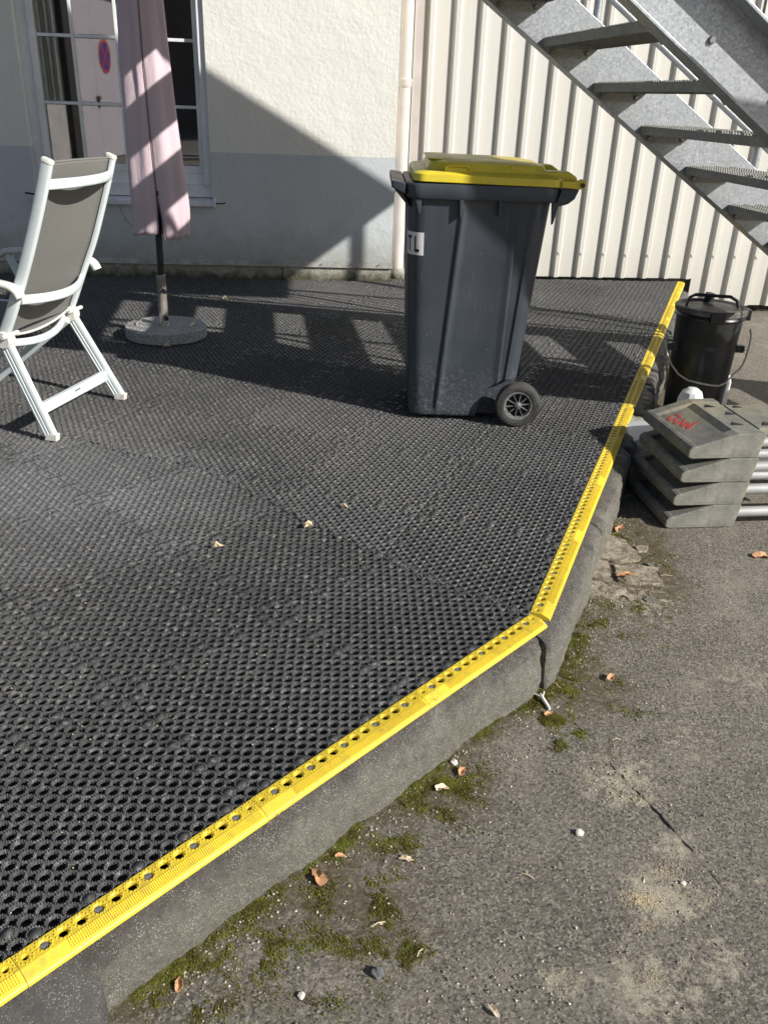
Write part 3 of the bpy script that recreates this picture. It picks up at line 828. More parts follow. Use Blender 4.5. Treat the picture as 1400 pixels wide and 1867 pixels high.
# near line origin matched to the measured plane y at x = 2
NO_ = Vector((2.0, YN, 0)); NO_ = FO_ + SN * ((NO_ - FO_).dot(SN))
def sp_(s, z, n=0.0): q = FO_ + SU * s + SN * n; return Vector((q.x, q.y, z))
WID = (FO_ - NO_).dot(SN)
SL = -.660
zb = lambda s: .610 + SL * s                      # bottom edge of the far stringer
zt = lambda s: zb(s) + .262 + .03
S0, S1 = -4.0, 1.22
def stringer(n, out, nm='stringer'):
    """channel: web in the plane n, flanges pointing to out (+1 away from house, ...)"""
    d = Vector((1, 0, SL)).normalized(); mb = MB()
    a = [sp_(S0, zb(S0), n), sp_(S1, zb(S1), n)]
    h = .292 * cos(math.atan(-SL)); f = .088; tw = .008; tf = .011
    upv = (SU * (-SL) * -1); 
    tdir = (a[1] - a[0]).normalized(); u = SN.cross(tdir) 
    if u.z < 0: u = -u
    prof = [(0, 0), (out * f, 0), (out * f, tf), (out * tw, tf + .006), (out * tw, h - tf - .006), (out * f, h - tf), (out * f, h), (0, h)]
    V = [p + SN * b + u * c for p in a for b, c in prof]; k = len(prof)
    mb.add(V, [(i, (i + 1) % k, k + (i + 1) % k, k + i) for i in range(k)] + [tuple(range(k))[::-1], tuple(range(k, 2 * k))])
    return mb.build(nm, 'galvanised', stair, bev=.002)
stringer(0.0, 1); stringer(-WID, -1)
# treads
def tread_mesh():
    W_ = WID - .004; D = .268; mb = MB(); h = .036
    mb.box((.003, -W_ / 2 - .002, -h / 2), (.006, W_, h)); mb.box((D - .003, -W_ / 2 - .002, -h / 2), (.006, W_, h))
    mb.box((D / 2, -W_ / 2 - .002, -.006), (D - .012, W_, .006))
    n_ = 9
    for i in range(1, n_): mb.box((D * i / n_, -W_ / 2 - .002, -.016), (.003, W_, .02))
    me = mb.mesh('tread'); me.materials.append(M['galv_weathered']); return me
def tooth_mesh():
    mb = MB(); W_ = WID - .02
    for r in (0.02, .09, .16, .235):
        for i in range(int(W_ / .022)): mb.box((r, -.012 - i * .022, .002), (.010, .010, .008))
    me = mb.mesh('grip_teeth', fix=False); me.materials.append(M['galv_weathered']); return me
def bracket_mesh():
    mb = MB(); mb.prism([(.005, -.036), (.262, -.036), (.225, -.075), (.045, -.075)], (0, 0, 0), (1, 0, 0), (0, 0, 1), (0, -1, 0), .006)
    me = mb.mesh('bracket'); me.materials.append(M['galv_weathered']); return me
mt, mtt, mbk = tread_mesh(), tooth_mesh(), bracket_mesh()
bolt = MB().lathe([(.013, 0), (.013, .009), (.010, .011), (0, .011)], 6).mesh('bolt'); bolt.materials.append(M['bolt_steel'])
for k in range(-9, 10):
    s_ = -1.372 + .267 * k; z_ = 1.560 - .1755 * k
    q = sp_(s_, z_, 0)
    if z_ < -.1: continue
    tr_ = bpy.data.objects.new('tread', mt); COL.objects.link(tr_); tr_.parent = stair; tr_.location = q; tr_.rotation_euler = (0, 0, SA)
    o = bpy.data.objects.new('grip_teeth', mtt); COL.objects.link(o); o.parent = tr_
    for yy in (-.003, -WID + .010):
        o = bpy.data.objects.new('tread_bracket', mbk); COL.objects.link(o); o.parent = tr_; o.location = (0, yy, 0)
    for dx in (.045, .215):
        o = bpy.data.objects.new('bolt', bolt); COL.objects.link(o); o.parent = tr_; o.location = (dx, -.010, -.055); o.rotation_euler = (pi / 2, 0, 0)
        o = bpy.data.objects.new('bolt', bolt); COL.objects.link(o); o.parent = tr_; o.location = (dx, -WID - .007, -.055); o.rotation_euler = (pi / 2, 0, 0)
# railings: bottom tube, top handrail, balusters, posts
def railing(n, s_top, s_bot):
    bt = lambda s: zt(s) + .14
    ht = lambda s: zt(s) + .98
    mb = MB(); mb.tube([sp_(s_top, bt(s_top), n), sp_(s_bot, bt(s_bot), n)], .0165, 12); mb.build('bottom_rail', 'galvanised', stair, sm=50)
    pts = [sp_(s_top, ht(s_top), n), sp_(s_bot, ht(s_bot), n)]
    c = sp_(s_bot + .02, ht(s_bot) - .12, n)
    for a in range(9):
        t = a / 8 * pi
        pts.append(sp_(s_bot + .06 + .16 * sin(t), ht(s_bot) - .25 + .22 * cos(t), n))
    pts.append(sp_(s_bot - .1, bt(s_bot) + .25, n))
    mb = MB(); mb.tube(pts, .0205, 12); mb.build('handrail', 'galvanised', stair, sm=50)
    mb = MB(); kt = lambda s: zt(s) + .55
    s = s_top + .1; i = 0
    while s < s_bot:
        if i % 8 == 5:
            m2 = MB(); m2.tube([sp_(s, zt(s) - (.16 if n > 0 else -.05), n), sp_(s, ht(s), n)], .0190, 10); m2.build('rail_post', 'galvanised', stair, sm=50)
        else:
            m2 = MB(); m2.tube([sp_(s, bt(s), n), sp_(s, ht(s), n)], .007, 6); m2.build('baluster', 'galv_weathered', stair, sm=50)
        s += .117; i += 1
railing(.06, -2.73, .9)
railing(-WID - .05, -2.73, .9)
# upper landing, its post and a solid sheet added in place of the flight above (outside the frame, they cast the shade on the wall)
ZP = 2.75
XE = lambda y: 3.17 - .098 * (y - 4.79)
def poly_prism(name, pts, z0, z1, m):
    mb = MB(); mb.prism([(a, b) for a, b in pts], (0, 0, z0), (1, 0, 0), (0, 1, 0), (0, 0, 1), z1 - z0); return mb.build(name, m, stair)
poly_prism('landing', [(.0, 3.75), (XE(3.75), 3.75), (XE(5.02), 5.02), (.0, 4.72)], ZP, ZP + .06, 'galv_weathered')
mb = MB(); mb.tube([(3.14, 4.80, -.3), (3.14, 4.80, ZP)], .036, 14); mb.build('support_post', 'galvanised', stair, sm=50)
mb = MB(); a0 = Vector((3.06, 5.0, 0)); mb.prism([(0, ZP), (-4.4, ZP), (-4.4, ZP + .66 * 4.4 + .1), (0, ZP + .06)], a0, SU, (0, 0, 1), SN, .02); mb.build('flight_shade_sheet', 'galv_weathered', stair)  # unseen sheet, shaped to fill the shadow on the house wall

mb = MB(); bp_ = [(.27, 1.0), (.30, .935), (.38, .885), (.46, .835), (.545, .770), (.60, .70), (.63, .62), (.75, .60), (.95, .66), (1.05, .8), (1.05, 1.06), (.9, 1.05), (.5, 1.02), (.27, 1.03)]
mb.prism([(a + 1.885, b + 1.3) for a, b in bp_], (0, 2.50, 0), (1, 0, 0), (0, 0, 1), (0, 1, 0), .006); mb.build('bin_shade_plate', 'galv_weathered', stair)  # unseen plate added to shape the shadow on the bin
mb = MB(); mb.tube([(2.75, 2.50, 2.45), (2.75, 3.56, 2.45)], .012, 8); mb.build('shade_plate_arm', 'galvanised', stair, sm=50)  # arm added to hold that plate
# ------------------------------------------------------------------ wheelie bin
BD = Vector((.9996, .026, 0)).normalized(); BA = math.atan2(BD.y, BD.x)
binr = thing('wheelie_bin', 'dark grey two-wheeled refuse bin with a yellow lid standing on the mat', 'waste bin', (.047, 3.583, 0), BA)
# local: x from front (left) to hinge side, y away from camera, z up
def rrect(x0, x1, y0, y1, r, seg=6):
    pts = []
    for cx, cy, a0 in ((x1 - r, y0 + r, -pi / 2), (x1 - r, y1 - r, 0), (x0 + r, y1 - r, pi / 2), (x0 + r, y0 + r, pi)):
        for i in range(seg + 1):
            a = a0 + (pi / 2) * i / seg
            pts.append((cx + r * cos(a), cy + r * sin(a)))
    return pts
def loft(mb, rings, cap=True):
    k = len(rings[0]); V = [p for r in rings for p in r]; F = []
    for i in range(len(rings) - 1):
        F += [(i * k + a, i * k + (a + 1) % k, (i + 1) * k + (a + 1) % k, (i + 1) * k + a) for a in range(k)]
    if cap: F += [tuple(range(k))[::-1], tuple((len(rings) - 1) * k + a for a in range(k))]
    mb.add(V, F); return mb
def body_ring(z):
    t = min(1.0, z / .95)
    x0 = .045 * (1 - t) ** 1.5 + .006; x1 = .503 + .078 * t
    y0 = .030 * (1 - t); y1 = .52 + .035 * t
    r = .055 + .015 * t
    base = rrect(x0, x1, y0, y1, r, 8)
    out = []
    # resample the near side with ribs: subdivide straight near edge
    n1 = len(base)
    near_a = base[-1]; near_b = base[0]
    out = list(base)
    seg = []
    rib1 = .165 + .060 * t; rib2 = .423 + .014 * t
    xa, xb = near_a[0], near_b[0]
    def lin(p, q, n_): return [p + (q - p) * i / n_ for i in range(1, n_)]
    X = lin(xa, rib1 - .012, 5) + [rib1 - .012, rib1 - .004, rib1 + .004, rib1 + .012] + lin(rib1 + .012, rib2 - .012, 12) + [rib2 - .012, rib2 - .003, rib2 + .004, rib2 + .012] + lin(rib2 + .012, xb, 5)
    fade = min(1.0, max(0.0, (z - .02) / .06)) * min(1.0, max(.0, (.955 - z) / .03 + .4))
    for xx in X:
        yy = near_a[1]
        prud = .0
        if rib1 - .006 < xx < rib1 + .006: prud = .009
        elif rib2 - .005 < xx < rib2 + .006: prud = .007
        elif xx < rib1: prud = -.001
        elif xx < rib2: prud = .003 - .005 * sin((xx - rib1) / (rib2 - rib1) * pi)
        else: prud = -.007
        seg.append((xx, yy - prud * fade))
    out = out + seg
    return [(a, b, z) for a, b in out]
mb = MB()
zsl = [.018, .022, .03, .05, .09, .16, .25, .35, .45, .55, .65, .75, .85, .90, .93, .955]
rings = []
for z in zsl:
    r = body_ring(z)
    if z < .03:
        cx, cy = .27, .27; f = .955 if z < .02 else .985
        r = [((a - cx) * f + cx, (b - cy) * f + cy, c) for a, b, c in r]
    rings.append(r)
loft(mb, rings)
ob = mb.build('body', 'bin_grey', binr, sm=38)
# wheel arch recess: a dark boxed cavity at the lower back corner (boolean-free: separate arch shell)
mb = MB()
arch = [(.335, -.02), (.345, .04)] + [(.505 - .150 * cos(a), .075 + .125 * sin(a)) for a in np.linspace(.1, pi * .5, 10)] + [(.62, .20), (.62, -.02)]
cut = MB(); cut.prism([(a, b) for a, b in arch], (0, -.05, 0), (1, 0, 0), (0, 0, 1), (0, 1, 0), .135)
cut_o = link('wheel_arch', cut.mesh('wheel_arch'), 'bin_grey', binr)
bo = ob.modifiers.new('cut', 'BOOLEAN'); bo.operation = 'DIFFERENCE'; bo.object = cut_o; bo.solver = 'EXACT'
bpy.context.view_layer.update()
dg = bpy.context.evaluated_depsgraph_get()
newme = bpy.data.meshes.new_from_object(ob.evaluated_get(dg))
ob.modifiers.clear(); ob.data = newme; smooth(newme, 38)
bpy.data.objects.remove(cut_o)
# rim collar
mb = MB()
def rr3(x0, x1, y0, y1, r, z, seg=6): return [(a, b, z) for a, b in rrect(x0, x1, y0, y1, r, seg)]
loft(mb, [rr3(.010, .585, -.002, .555, .06, .935), rr3(-.004, .60, -.022, .578, .06, .938), rr3(-.008, .604, -.026, .582, .06, .945), rr3(-.010, .608, -.028, .584, .06, .988), rr3(-.006, .604, -.024, .580, .06, .995)])
mb.build('rim', 'bin_grey', binr, sm=38)
mb = MB()   # front grab lip
loft(mb, [[(-.012, y_, z_) for y_, z_ in ((-.0, .950), (.556, .950), (.556, .992), (-.0, .992))], [(-.058, y_, z_) for y_, z_ in ((.008, .972), (.548, .972), (.548, 1.000), (.008, 1.000))], [(-.066, y_, z_) for y_, z_ in ((.012, .970), (.544, .970), (.544, .998), (.012, .998))]])
mb.build('grab_lip', 'bin_grey', binr, bev=.004)
mb = MB(); mb.prism([(-.058, .970), (-.03, .968), (.012, .90), (.004, .90)], (0, .03, 0), (1, 0, 0), (0, 0, 1), (0, 1, 0), .50); mb.build('lip_web', 'bin_grey', binr)
# rear bracket carrying the hinge
mb = MB(); mb.prism([(.59, .940), (.605, .988), (.672, .995), (.672, .985), (.66, .955), (.635, .935), (.60, .925)], (0, -.012, 0), (1, 0, 0), (0, 0, 1), (0, 1, 0), .56); mb.build('hinge_bracket', 'bin_grey', binr, bev=.003)
for gp_, y_, d_ in (([(.57, .94), (.60, .94), (.585, .86), (.578, .855)], -.014, .012), ([(.03, .937), (.055, .937), (.052, .885), (.046, .88)], -.015, .014),
                    ([(.205, .937), (.222, .937), (.216, .875), (.21, .87)], -.022, .024), ([(.36, .937), (.372, .937), (.368, .885), (.362, .88)], -.022, .024)):
    mb = MB(); mb.prism(gp_, (0, y_, 0), (1, 0, 0), (0, 0, 1), (0, 1, 0), d_); mb.build('rim_gusset', 'bin_grey', binr, bev=.001)
# lid
lid = link('lid', None, None, binr) if False else None
mb = MB()
tilt = lambda x: -.010 * x
loft(mb, [[(a, b, c + tilt(a)) for a, b, c in r] for r in (
    rr3(.022, .612, -.020, .575, .05, 1.001), rr3(.018, .616, -.026, .581, .05, 1.004), rr3(.020, .616, -.024, .579, .05, 1.030), rr3(.034, .606, -.010, .565, .05, 1.040),
    rr3(.075, .56, .03, .525, .06, 1.043), rr3(.085, .545, .045, .51, .07, 1.072), rr3(.105, .50, .065, .485, .07, 1.079), rr3(.14, .42, .10, .45, .07, 1.083))])
lid = mb.build('lid', 'lid_yellow', binr, sm=32)
for y_ in (.035, .42):
    mb = MB(); mb.prism([(.40, 1.070), (.545, 1.050), (.64, 1.050), (.672, 1.030), (.672, 1.008), (.60, 1.008), (.40, 1.03)], (0, y_, 0), (1, 0, 0), (0, 0, 1), (0, 1, 0), .10); mb.build('hinge_hump', 'lid_yellow', lid, bev=.008)
for y_ in (-.024, .55):
    mb = MB(); mb.prism([(.60, .998), (.60, 1.020), (.66, 1.022), (.680, 1.030), (.694, 1.022), (.697, 1.008), (.690, .996), (.672, .992)], (0, y_, 0), (1, 0, 0), (0, 0, 1), (0, 1, 0), .030); mb.build('hinge_eye', 'lid_yellow', lid, bev=.003)
mb = MB(); mb.tube([(.681, -.034, 1.009), (.681, .59, 1.009)], .0085, 12); mb.build('hinge_pin', 'near_black', lid, sm=40)
mb = MB(); mb.tube([(.142, .012, 1.034), (.145, -.006, 1.058), (.155, -.010, 1.064), (.225, -.010, 1.063), (.235, -.006, 1.055), (.238, .012, 1.034)], .0045, 8); mb.build('lid_grip', 'lid_yellow', lid, sm=40)
mb = MB(); mb.box((.19, .010, 1.046), (.088, .02, .022)); mb.build('grip_pocket', 'lid_yellow', lid, bev=.004)
mb = MB(); loft(mb, [rr3(.078, .18, .09, .46, .03, 1.076), rr3(.074, .19, .085, .465, .03, 1.080), rr3(.082, .18, .095, .455, .03, 1.083)]); mb.build('front_flap', 'lid_yellow', lid, sm=30)
# wheels
def wheel(y, name='wheel'):
    w = bpy.data.objects.new(name, None); COL.objects.link(w); w.parent = binr; w.location = (.520, y, .100)
    RXm = Matrix.Rotation(pi / 2, 3, 'X')
    prof = [(.064, -.018), (.066, -.024), (.074, -.0255), (.076, -.0235), (.078, -.0255), (.084, -.0245), (.086, -.0225), (.088, -.0235), (.094, -.021), (.0985, -.015), (.100, -.006), (.100, .006), (.0985, .015), (.094, .021), (.066, .024), (.064, .018)]
    mb = MB(); mb.lathe([(r, -z) for r, z in prof], 44, rot=RXm); V, F = mb.v, mb.f
    mb.f = [f for f in mb.f if len(f) == 4]
    k = 44; n = len(prof); mb.f += [((n - 1) * k + a, (n - 1) * k + (a + 1) % k, (a + 1) % k, a) for a in range(k)]
    mb.build('tyre', 'tyre', w, sm=30)
    mb = MB(); pr = [(.055, -.020), (.0645, -.022), (.0645, .020), (.055, .016), (.050, .0)]
    mb.lathe([(r, -z) for r, z in pr], 44, rot=RXm); mb.f = [f for f in mb.f if len(f) == 4]; k = 44; n = len(pr); mb.f += [((n - 1) * k + a, (n - 1) * k + (a + 1) % k, (a + 1) % k, a) for a in range(k)]
    mb.build('rim', 'plug_grey', w, sm=30)
    mb = MB(); mb.lathe([(0, .024), (.007, .024), (.010, .022), (.015, .020), (.015, -.01), (0, -.01)], 20, rot=RXm); mb.build('hub', 'plug_grey', w, sm=30)
    for i in range(10):
        a = 2 * pi * i / 10 + .15
        mb = MB(); mb.prism([(.012, -.0016), (.052, -.0012), (.052, .0012), (.012, .0016)], Vector((0, -.016, 0)), (cos(a), 0, sin(a)), (-sin(a), 0, cos(a)), (0, 1, 0), .020); mb.build('spoke', 'plug_grey', w)
    mb = MB(); mb.lathe([(.055, -.006), (.055, -.010), (0, -.010)], 30, rot=RXm); mb.build('backing_disc', 'near_black', w)
    return w
wheel(-.018); wheel(.545)
mb = MB(); mb.tube([(.520, -.01, .1), (.520, .55, .1)], .011, 10); mb.build('axle', 'bolt_steel', binr, sm=40)
mb = MB(); mb.box((.46, .28, .09), (.06, .36, .05)); mb.build('axle_housing', 'near_black', binr, bev=.01)
# sticker wrapped on the near front corner
lab = MB(); pts = []
for i in range(9):
    a = pi + (pi / 2) * (i / 8) * .78 + .0
    pts.append(a)
def corner_pt(a, z, off):
    t = z / .95; x0 = .055 * (1 - t) ** 1.5 + .006; r = .055 + .015 * t; y0 = .030 * (1 - t)
    return (x0 + r + (r + off) * cos(a), y0 + r + (r + off) * sin(a), z)
V = [(x0_, y0_, z_) for z_ in (.715, .805) for x0_, y0_ in [( .0, 0.0)]]
angs = [pi + .02 + (pi / 2 - .10) * i / 8 for i in range(9)]
V = []; 
for z_ in (.716, .806):
    t = z_ / .95
    V.append((.055 * (1 - t) ** 1.5 + .006 - .0012, .030 * (1 - t) + .055 + .015 * t + .09, z_))
    V += [corner_pt(a, z_, .0012) for a in angs]
k = 10
lab = MB(); lab.add(V, [(i, i + 1, k + i + 1, k + i) for i in range(k - 1)]); lb = lab.build('label_sticker', 'label_white', binr, sm=60)
def seg_letter(strokes, amid, zmid, w_ang, h):
    mb = MB()
    for (u0, v0, u1, v1, th) in strokes:
        n_ = 4
        for i in range(n_):
            f0, f1 = i / n_, (i + 1) / n_
            ua, va, ub, vb = u0 + (u1 - u0) * f0, v0 + (v1 - v0) * f0, u0 + (u1 - u0) * f1, v0 + (v1 - v0) * f1
            dx, dz = (u1 - u0), (v1 - v0); L = math.hypot(dx, dz); nx_, nz_ = -dz / L * th, dx / L * th
            q = [(ua - nx_, va - nz_), (ub - nx_, vb - nz_), (ub + nx_, vb + nz_), (ua + nx_, va + nz_)]
            mb.add([corner_pt(amid + a * w_ang, zmid + b * h, .0022) for a, b in q], [(0, 1, 2, 3)])
    return mb
for nm, am, st in (('I', pi + .10, [(0, -.5, 0, .5, .16)]), ('T', pi + .50, [(0, -.5, 0, .42, .15), (-.55, .42, .55, .42, .10)]), ('L', pi + 1.05, [(-.3, -.5, -.3, .5, .15), (-.3, -.42, .5, -.42, .10)])):
    seg_letter(st, am, .760, .34, .062).build('letter', 'near_black', lb)

# ------------------------------------------------------------------ parasol in its stand
par = thing('closed_parasol', 'closed garden parasol in a lilac fabric cover standing in the granite base', 'parasol', (-1.305, 4.88, .03))
lean = Matrix.Rotation(R_(.8), 3, 'Y')
mb = MB(); mb.tube([(0, 0, .06), (.012, 0, .80), (.02, 0, 2.4)], .019, 16); mb.build('pole', 'near_black', par, sm=50)
base = thing('parasol_base', 'round speckled granite parasol base with a chrome tube', 'parasol stand', (-1.300, 4.875, 0))
mb = MB(); mb.lathe([(.224, .002), (.229, .006), (.229, .060), (.225, .064), (0, .064)], 64); mb.build('stone_disc', 'granite', base, sm=40)
mb = MB(); mb.lathe([(.034, .064), (.034, .068), (.026, .070), (.026, .335), (.0275, .337), (.0275, .348), (.0205, .350), (.0205, .33)], 24, c=(-.008, 0, 0)); mb.build('chrome_tube', 'chrome', base, sm=40)
mb = MB()
for z_ in (.12, .27):
    mb.tube([(.004, -.02, z_), (.022, -.055, z_)], .007, 10); mb.lathe([(0, .0), (.012, .0), (.013, .008), (0, .010)], 14, c=(.022, -.055, z_ - .004), rot=Matrix.Rotation(pi / 2, 3, 'X'))
mb.build('clamp_knob', 'near_black', base, sm=40)
for sx in (-1, 1):
    mb = MB(); cx = sx * .155
    mb.tube([(cx - .0 * sx, -.045, .064), (cx, -.045, .078), (cx + .006, 0, .082), (cx, .045, .078), (cx, .045, .064)], .005, 8); mb.build('carry_handle', 'chrome', base, sm=40)
# fabric cover (loft with a slit at the lower front)
NS = 72
def cover_ring(z):
    """z world height; returns ring from one lip of the slit round to the other"""
    key = [(.50, -1.285, .150, .10), (.56, -1.287, .150, .10), (.62, -1.284, .153, .105), (.70, -1.281, .152, .11), (.82, -1.285, .148, .11), (1.08, -1.292, .139, .11), (1.40, -1.298, .126, .105), (1.68, -1.296, .108, .10), (2.0, -1.293, .095, .085), (2.3, -1.29, .075, .07), (2.42, -1.29, .03, .03)]
    for (z0, x0, a0, b0), (z1, x1, a1, b1) in zip(key[:-1], key[1:]):
        if z0 <= z <= z1:
            t = (z - z0) / (z1 - z0); cx, a, b = x0 + (x1 - x0) * t, a0 + (a1 - a0) * t, b0 + (b1 - b0) * t; break
    sl = -1.266 - .0 if z > .8 else -1.266 + (.8 - z) * .12
    sa = -pi / 2 + .13
    gap = 0.0 if z > .80 else (.80 - z) * 1.15
    ring = []
    for i in range(NS + 1):
        th = sa + gap * .75 + (2 * pi - gap) * i / NS
        f = 1 + .045 * sin(5 * th + z * 1.3) + .035 * sin(9 * th - z * 2.1) + .02 * sin(17 * th + z * 4) * (.5 + .5 * sin(z * 5)) + .025 * mn.noise(Vector((cos(th) * 2, sin(th) * 2, z * 3)))
        f *= 1 - .10 * math.exp(-((min(i, NS - i)) / 2.2) ** 2)
        x = cx + a * f * cos(th); y = 4.88 + b * f * sin(th)
        # hems are uneven
        zz = z
        ring.append([x, y, zz])
    return ring
zr = list(np.linspace(.555, 2.41, 60)); rings = [cover_ring(z) for z in zr]
for i in range(NS + 1):
    hem = .0 + .022 * mn.noise(Vector((i * .35, 0, 5))) + .012 * math.exp(-((i - NS) / 8.0) ** 2)
    if i > NS * .62: hem += .012
    rings[0][i][2] += hem - .008 * math.exp(-(i / 6) ** 2); rings[1][i][2] += hem * .5
V = [p for r in rings for p in r]; k = NS + 1
Vl = [(a - par.location.x, b - par.location.y, c - par.location.z) for a, b, c in V]
me = np_mesh('fabric_cover', Vl, [(i * k + j, i * k + j + 1, (i + 1) * k + j + 1, (i + 1) * k + j) for i in range(len(rings) - 1) for j in range(NS)])
smooth(me, 60); oc = link('fabric_cover', me, 'cover_fabric', par)
s_ = oc.modifiers.new('thick', 'SOLIDIFY'); s_.thickness = .004; s_.offset = -1
# zip seam: thin welt following the slit line
seam = [Vector(((r[0][0] + r[-1][0]) / 2 - par.location.x, min(r[0][1], r[-1][1]) - par.location.y - .001, r[0][2] - par.location.z)) for r in rings if r[0][2] > .80]
mb = MB(); mb.tube(seam, .0030, 6); mb.build('zip_seam', 'cover_seam', par, sm=50)
for side, idx in ((0, 0), (1, -1)):
    ln = [Vector((r[idx][0] - par.location.x, r[idx][1] - par.location.y, r[idx][2] - par.location.z)) for r in rings if r[0][2] <= .82]
    mb = MB(); mb.tube(ln, .0035, 6); mb.build('hem', 'cover_seam', par, sm=50)
o = MB().tube([(.045, -.10, .772), (.045, -.104, .75)], .005, 6).build('zip_pull', 'near_black', par)
par.location = (-1.310, 4.88, .03)

# ------------------------------------------------------------------ folding garden chair
FL_ = Vector((-1.348, 3.197, 0)); CW = Vector((.2164, .9763, 0)).normalized(); CA = Vector((-CW.y, CW.x, 0))
chair = thing('garden_chair', 'white folding garden chair with grey mesh backrest, seen from behind at the left', 'garden chair', tuple(FL_))
CWD = .546
def cp(a, b, z): return CA * a + CW * b + Vector((0, 0, z))
def chaikin(pts, n=2):
    for _ in range(n):
        q = [pts[0]]
        for a, b in zip(pts[:-1], pts[1:]): q += [a * .75 + b * .25, a * .25 + b * .75]
        q.append(pts[-1]); pts = q
    return pts
def oval(w, h, n=10, g=True):
    """side x up profile, flattened tube"""
    return [(w / 2 * math.copysign(abs(cos(2 * pi * i / n)) ** .6, cos(2 * pi * i / n)), h / 2 * math.copysign(abs(sin(2 * pi * i / n)) ** .6, sin(2 * pi * i / n))) for i in range(n)]
near_u = [(-.139, 1.054), (-.098, .942), (-.051, .827), (-.004, .718), (.043, .617), (.097, .508), (.148, .413)]
far_u = [(-.071, 1.039), (-.038, .943), (.010, .818), (.058, .698), (.111, .598), (.166, .481), (.214, .388)]
def up_curve(b):
    t = b / CWD
    return [cp(a0 * (1 - t) + a1 * t, b, z0 * (1 - t) + z1 * t) for (a0, z0), (a1, z1) in zip(near_u, far_u)]
for b in (0, CWD):
    pts = chaikin(up_curve(b), 2)
    mb = MB(); mb.sweep(pts, oval(.026, .044, 14), up=tuple(CA)); mb.build('upright', 'chair_white', chair, sm=50)
    d_ = (pts[0] - pts[1]).normalized()
    mb = MB(); mb.sweep([pts[0] - d_ * .004, pts[0] + d_ * .004, pts[0] + d_ * .009], oval(.029, .047, 14), up=tuple(CA), scales=[1, 1, .82]); mb.build('end_cap', 'chair_plastic', chair, sm=40)
# backrest mesh, concave between uprights
def back_pt(t, b, sag=.020):
    """t 0 top .. 1 bottom"""
    c0 = chaikin(up_curve(0), 2); c1 = chaikin(up_curve(CWD), 2)
    i = t * (len(c0) - 1); k = min(int(i), len(c0) - 2); f = i - k
    p = (c0[k] * (1 - f) + c0[k + 1] * f) * (1 - b) + (c1[k] * (1 - f) + c1[k + 1] * f) * b
    return p + CA * (sag * 4 * b * (1 - b))
nu, nb_ = 26, 16
V = []; F = []
for i in range(nu + 1):
    for j in range(nb_ + 1):
        b = (.014 + (CWD - .028) * j / nb_) / CWD; t = .03 + .97 * i / nu
        p = back_pt(t, b)
        V.append(tuple(p))
F = [(i * (nb_ + 1) + j, i * (nb_ + 1) + j + 1, (i + 1) * (nb_ + 1) + j + 1, (i + 1) * (nb_ + 1) + j) for i in range(nu) for j in range(nb_)]
me = np_mesh('backrest_fabric', V, F); smooth(me, 60); o = link('backrest_fabric', me, 'chair_mesh', chair)
m_ = o.modifiers.new('thick', 'SOLIDIFY'); m_.thickness = .003
for t, nm in ((.03, 'fabric_hem'),):
    mb = MB(); mb.tube([back_pt(t, (.014 + (CWD - .028) * j / 12) / CWD) for j in range(13)], .0045, 8); mb.build(nm, 'chair_mesh', chair, sm=50)
for e in (.026, .974):
    mb = MB(); mb.tube([back_pt(.03 + .97 * i / 14, e) - CA * .003 for i in range(15)], .0028, 6); mb.build('fabric_piping', 'near_black', chair, sm=50)
def bow(a0, z0, a1, z1, out, r=(.020, .036), b0=.0, b1=CWD, up=None, zsag=0.0):
    pts = []
    for i in range(15):
        t = i / 14; s = 4 * t * (1 - t)
        pts.append(cp(a0 + (a1 - a0) * t - out * s, b0 + (b1 - b0) * t, z0 + (z1 - z0) * t + zsag * s))
    mb = MB(); mb.sweep(pts, oval(r[0], r[1], 12)); return mb
bow(-.118, .975, -.060, .972, .055).build('back_rail', 'chair_white', chair, sm=50)
bow(.050, .560, .130, .540, .060, zsag=-.012).build('back_rail', 'chair_white', chair, sm=50)
bow(.165, .385, .235, .375, .055, (.022, .030), zsag=-.030).build('seat_rail', 'chair_white', chair, sm=50)
bow(.60, .40, .66, .385, -.02, (.022, .030)).build('seat_rail', 'chair_white', chair, sm=50)
# seat side bars, seat sling
for b, a0, z0 in ((0, .15, .405), (CWD, .21, .385)):
    mb = MB(); mb.sweep([cp(a0, b, z0), cp(a0 + .2, b, z0 + .012), cp(a0 + .46, b, z0 + .01)], oval(.024, .034, 12)); mb.build('seat_bar', 'chair_white', chair, sm=50)
V = []
for i in range(11):
    for j in range(11):
        t, b = i / 10, j / 10
        a = (.165 + .04 * b) + .42 * t; z = .412 - .012 * b + .01 * t - .03 * 4 * b * (1 - b) * (1 - .3 * t)
        V.append(tuple(cp(a, .014 + (CWD - .028) * b, z)))
me = np_mesh('seat_fabric', V, [(i * 11 + j, i * 11 + j + 1, (i + 1) * 11 + j + 1, (i + 1) * 11 + j) for i in range(10) for j in range(10)]); smooth(me, 60)
o = link('seat_fabric', me, 'chair_mesh', chair); m_ = o.modifiers.new('thick', 'SOLIDIFY'); m_.thickness = .003
mb = MB(); mb.tube([cp(.165 + .04 * j / 10 - .003, .014 + (CWD - .028) * j / 10, .412 - .012 * j / 10 - .03 * 4 * (j / 10) * (1 - j / 10)) for j in range(11)], .005, 8); mb.build('fabric_hem', 'chair_plastic', chair, sm=50)
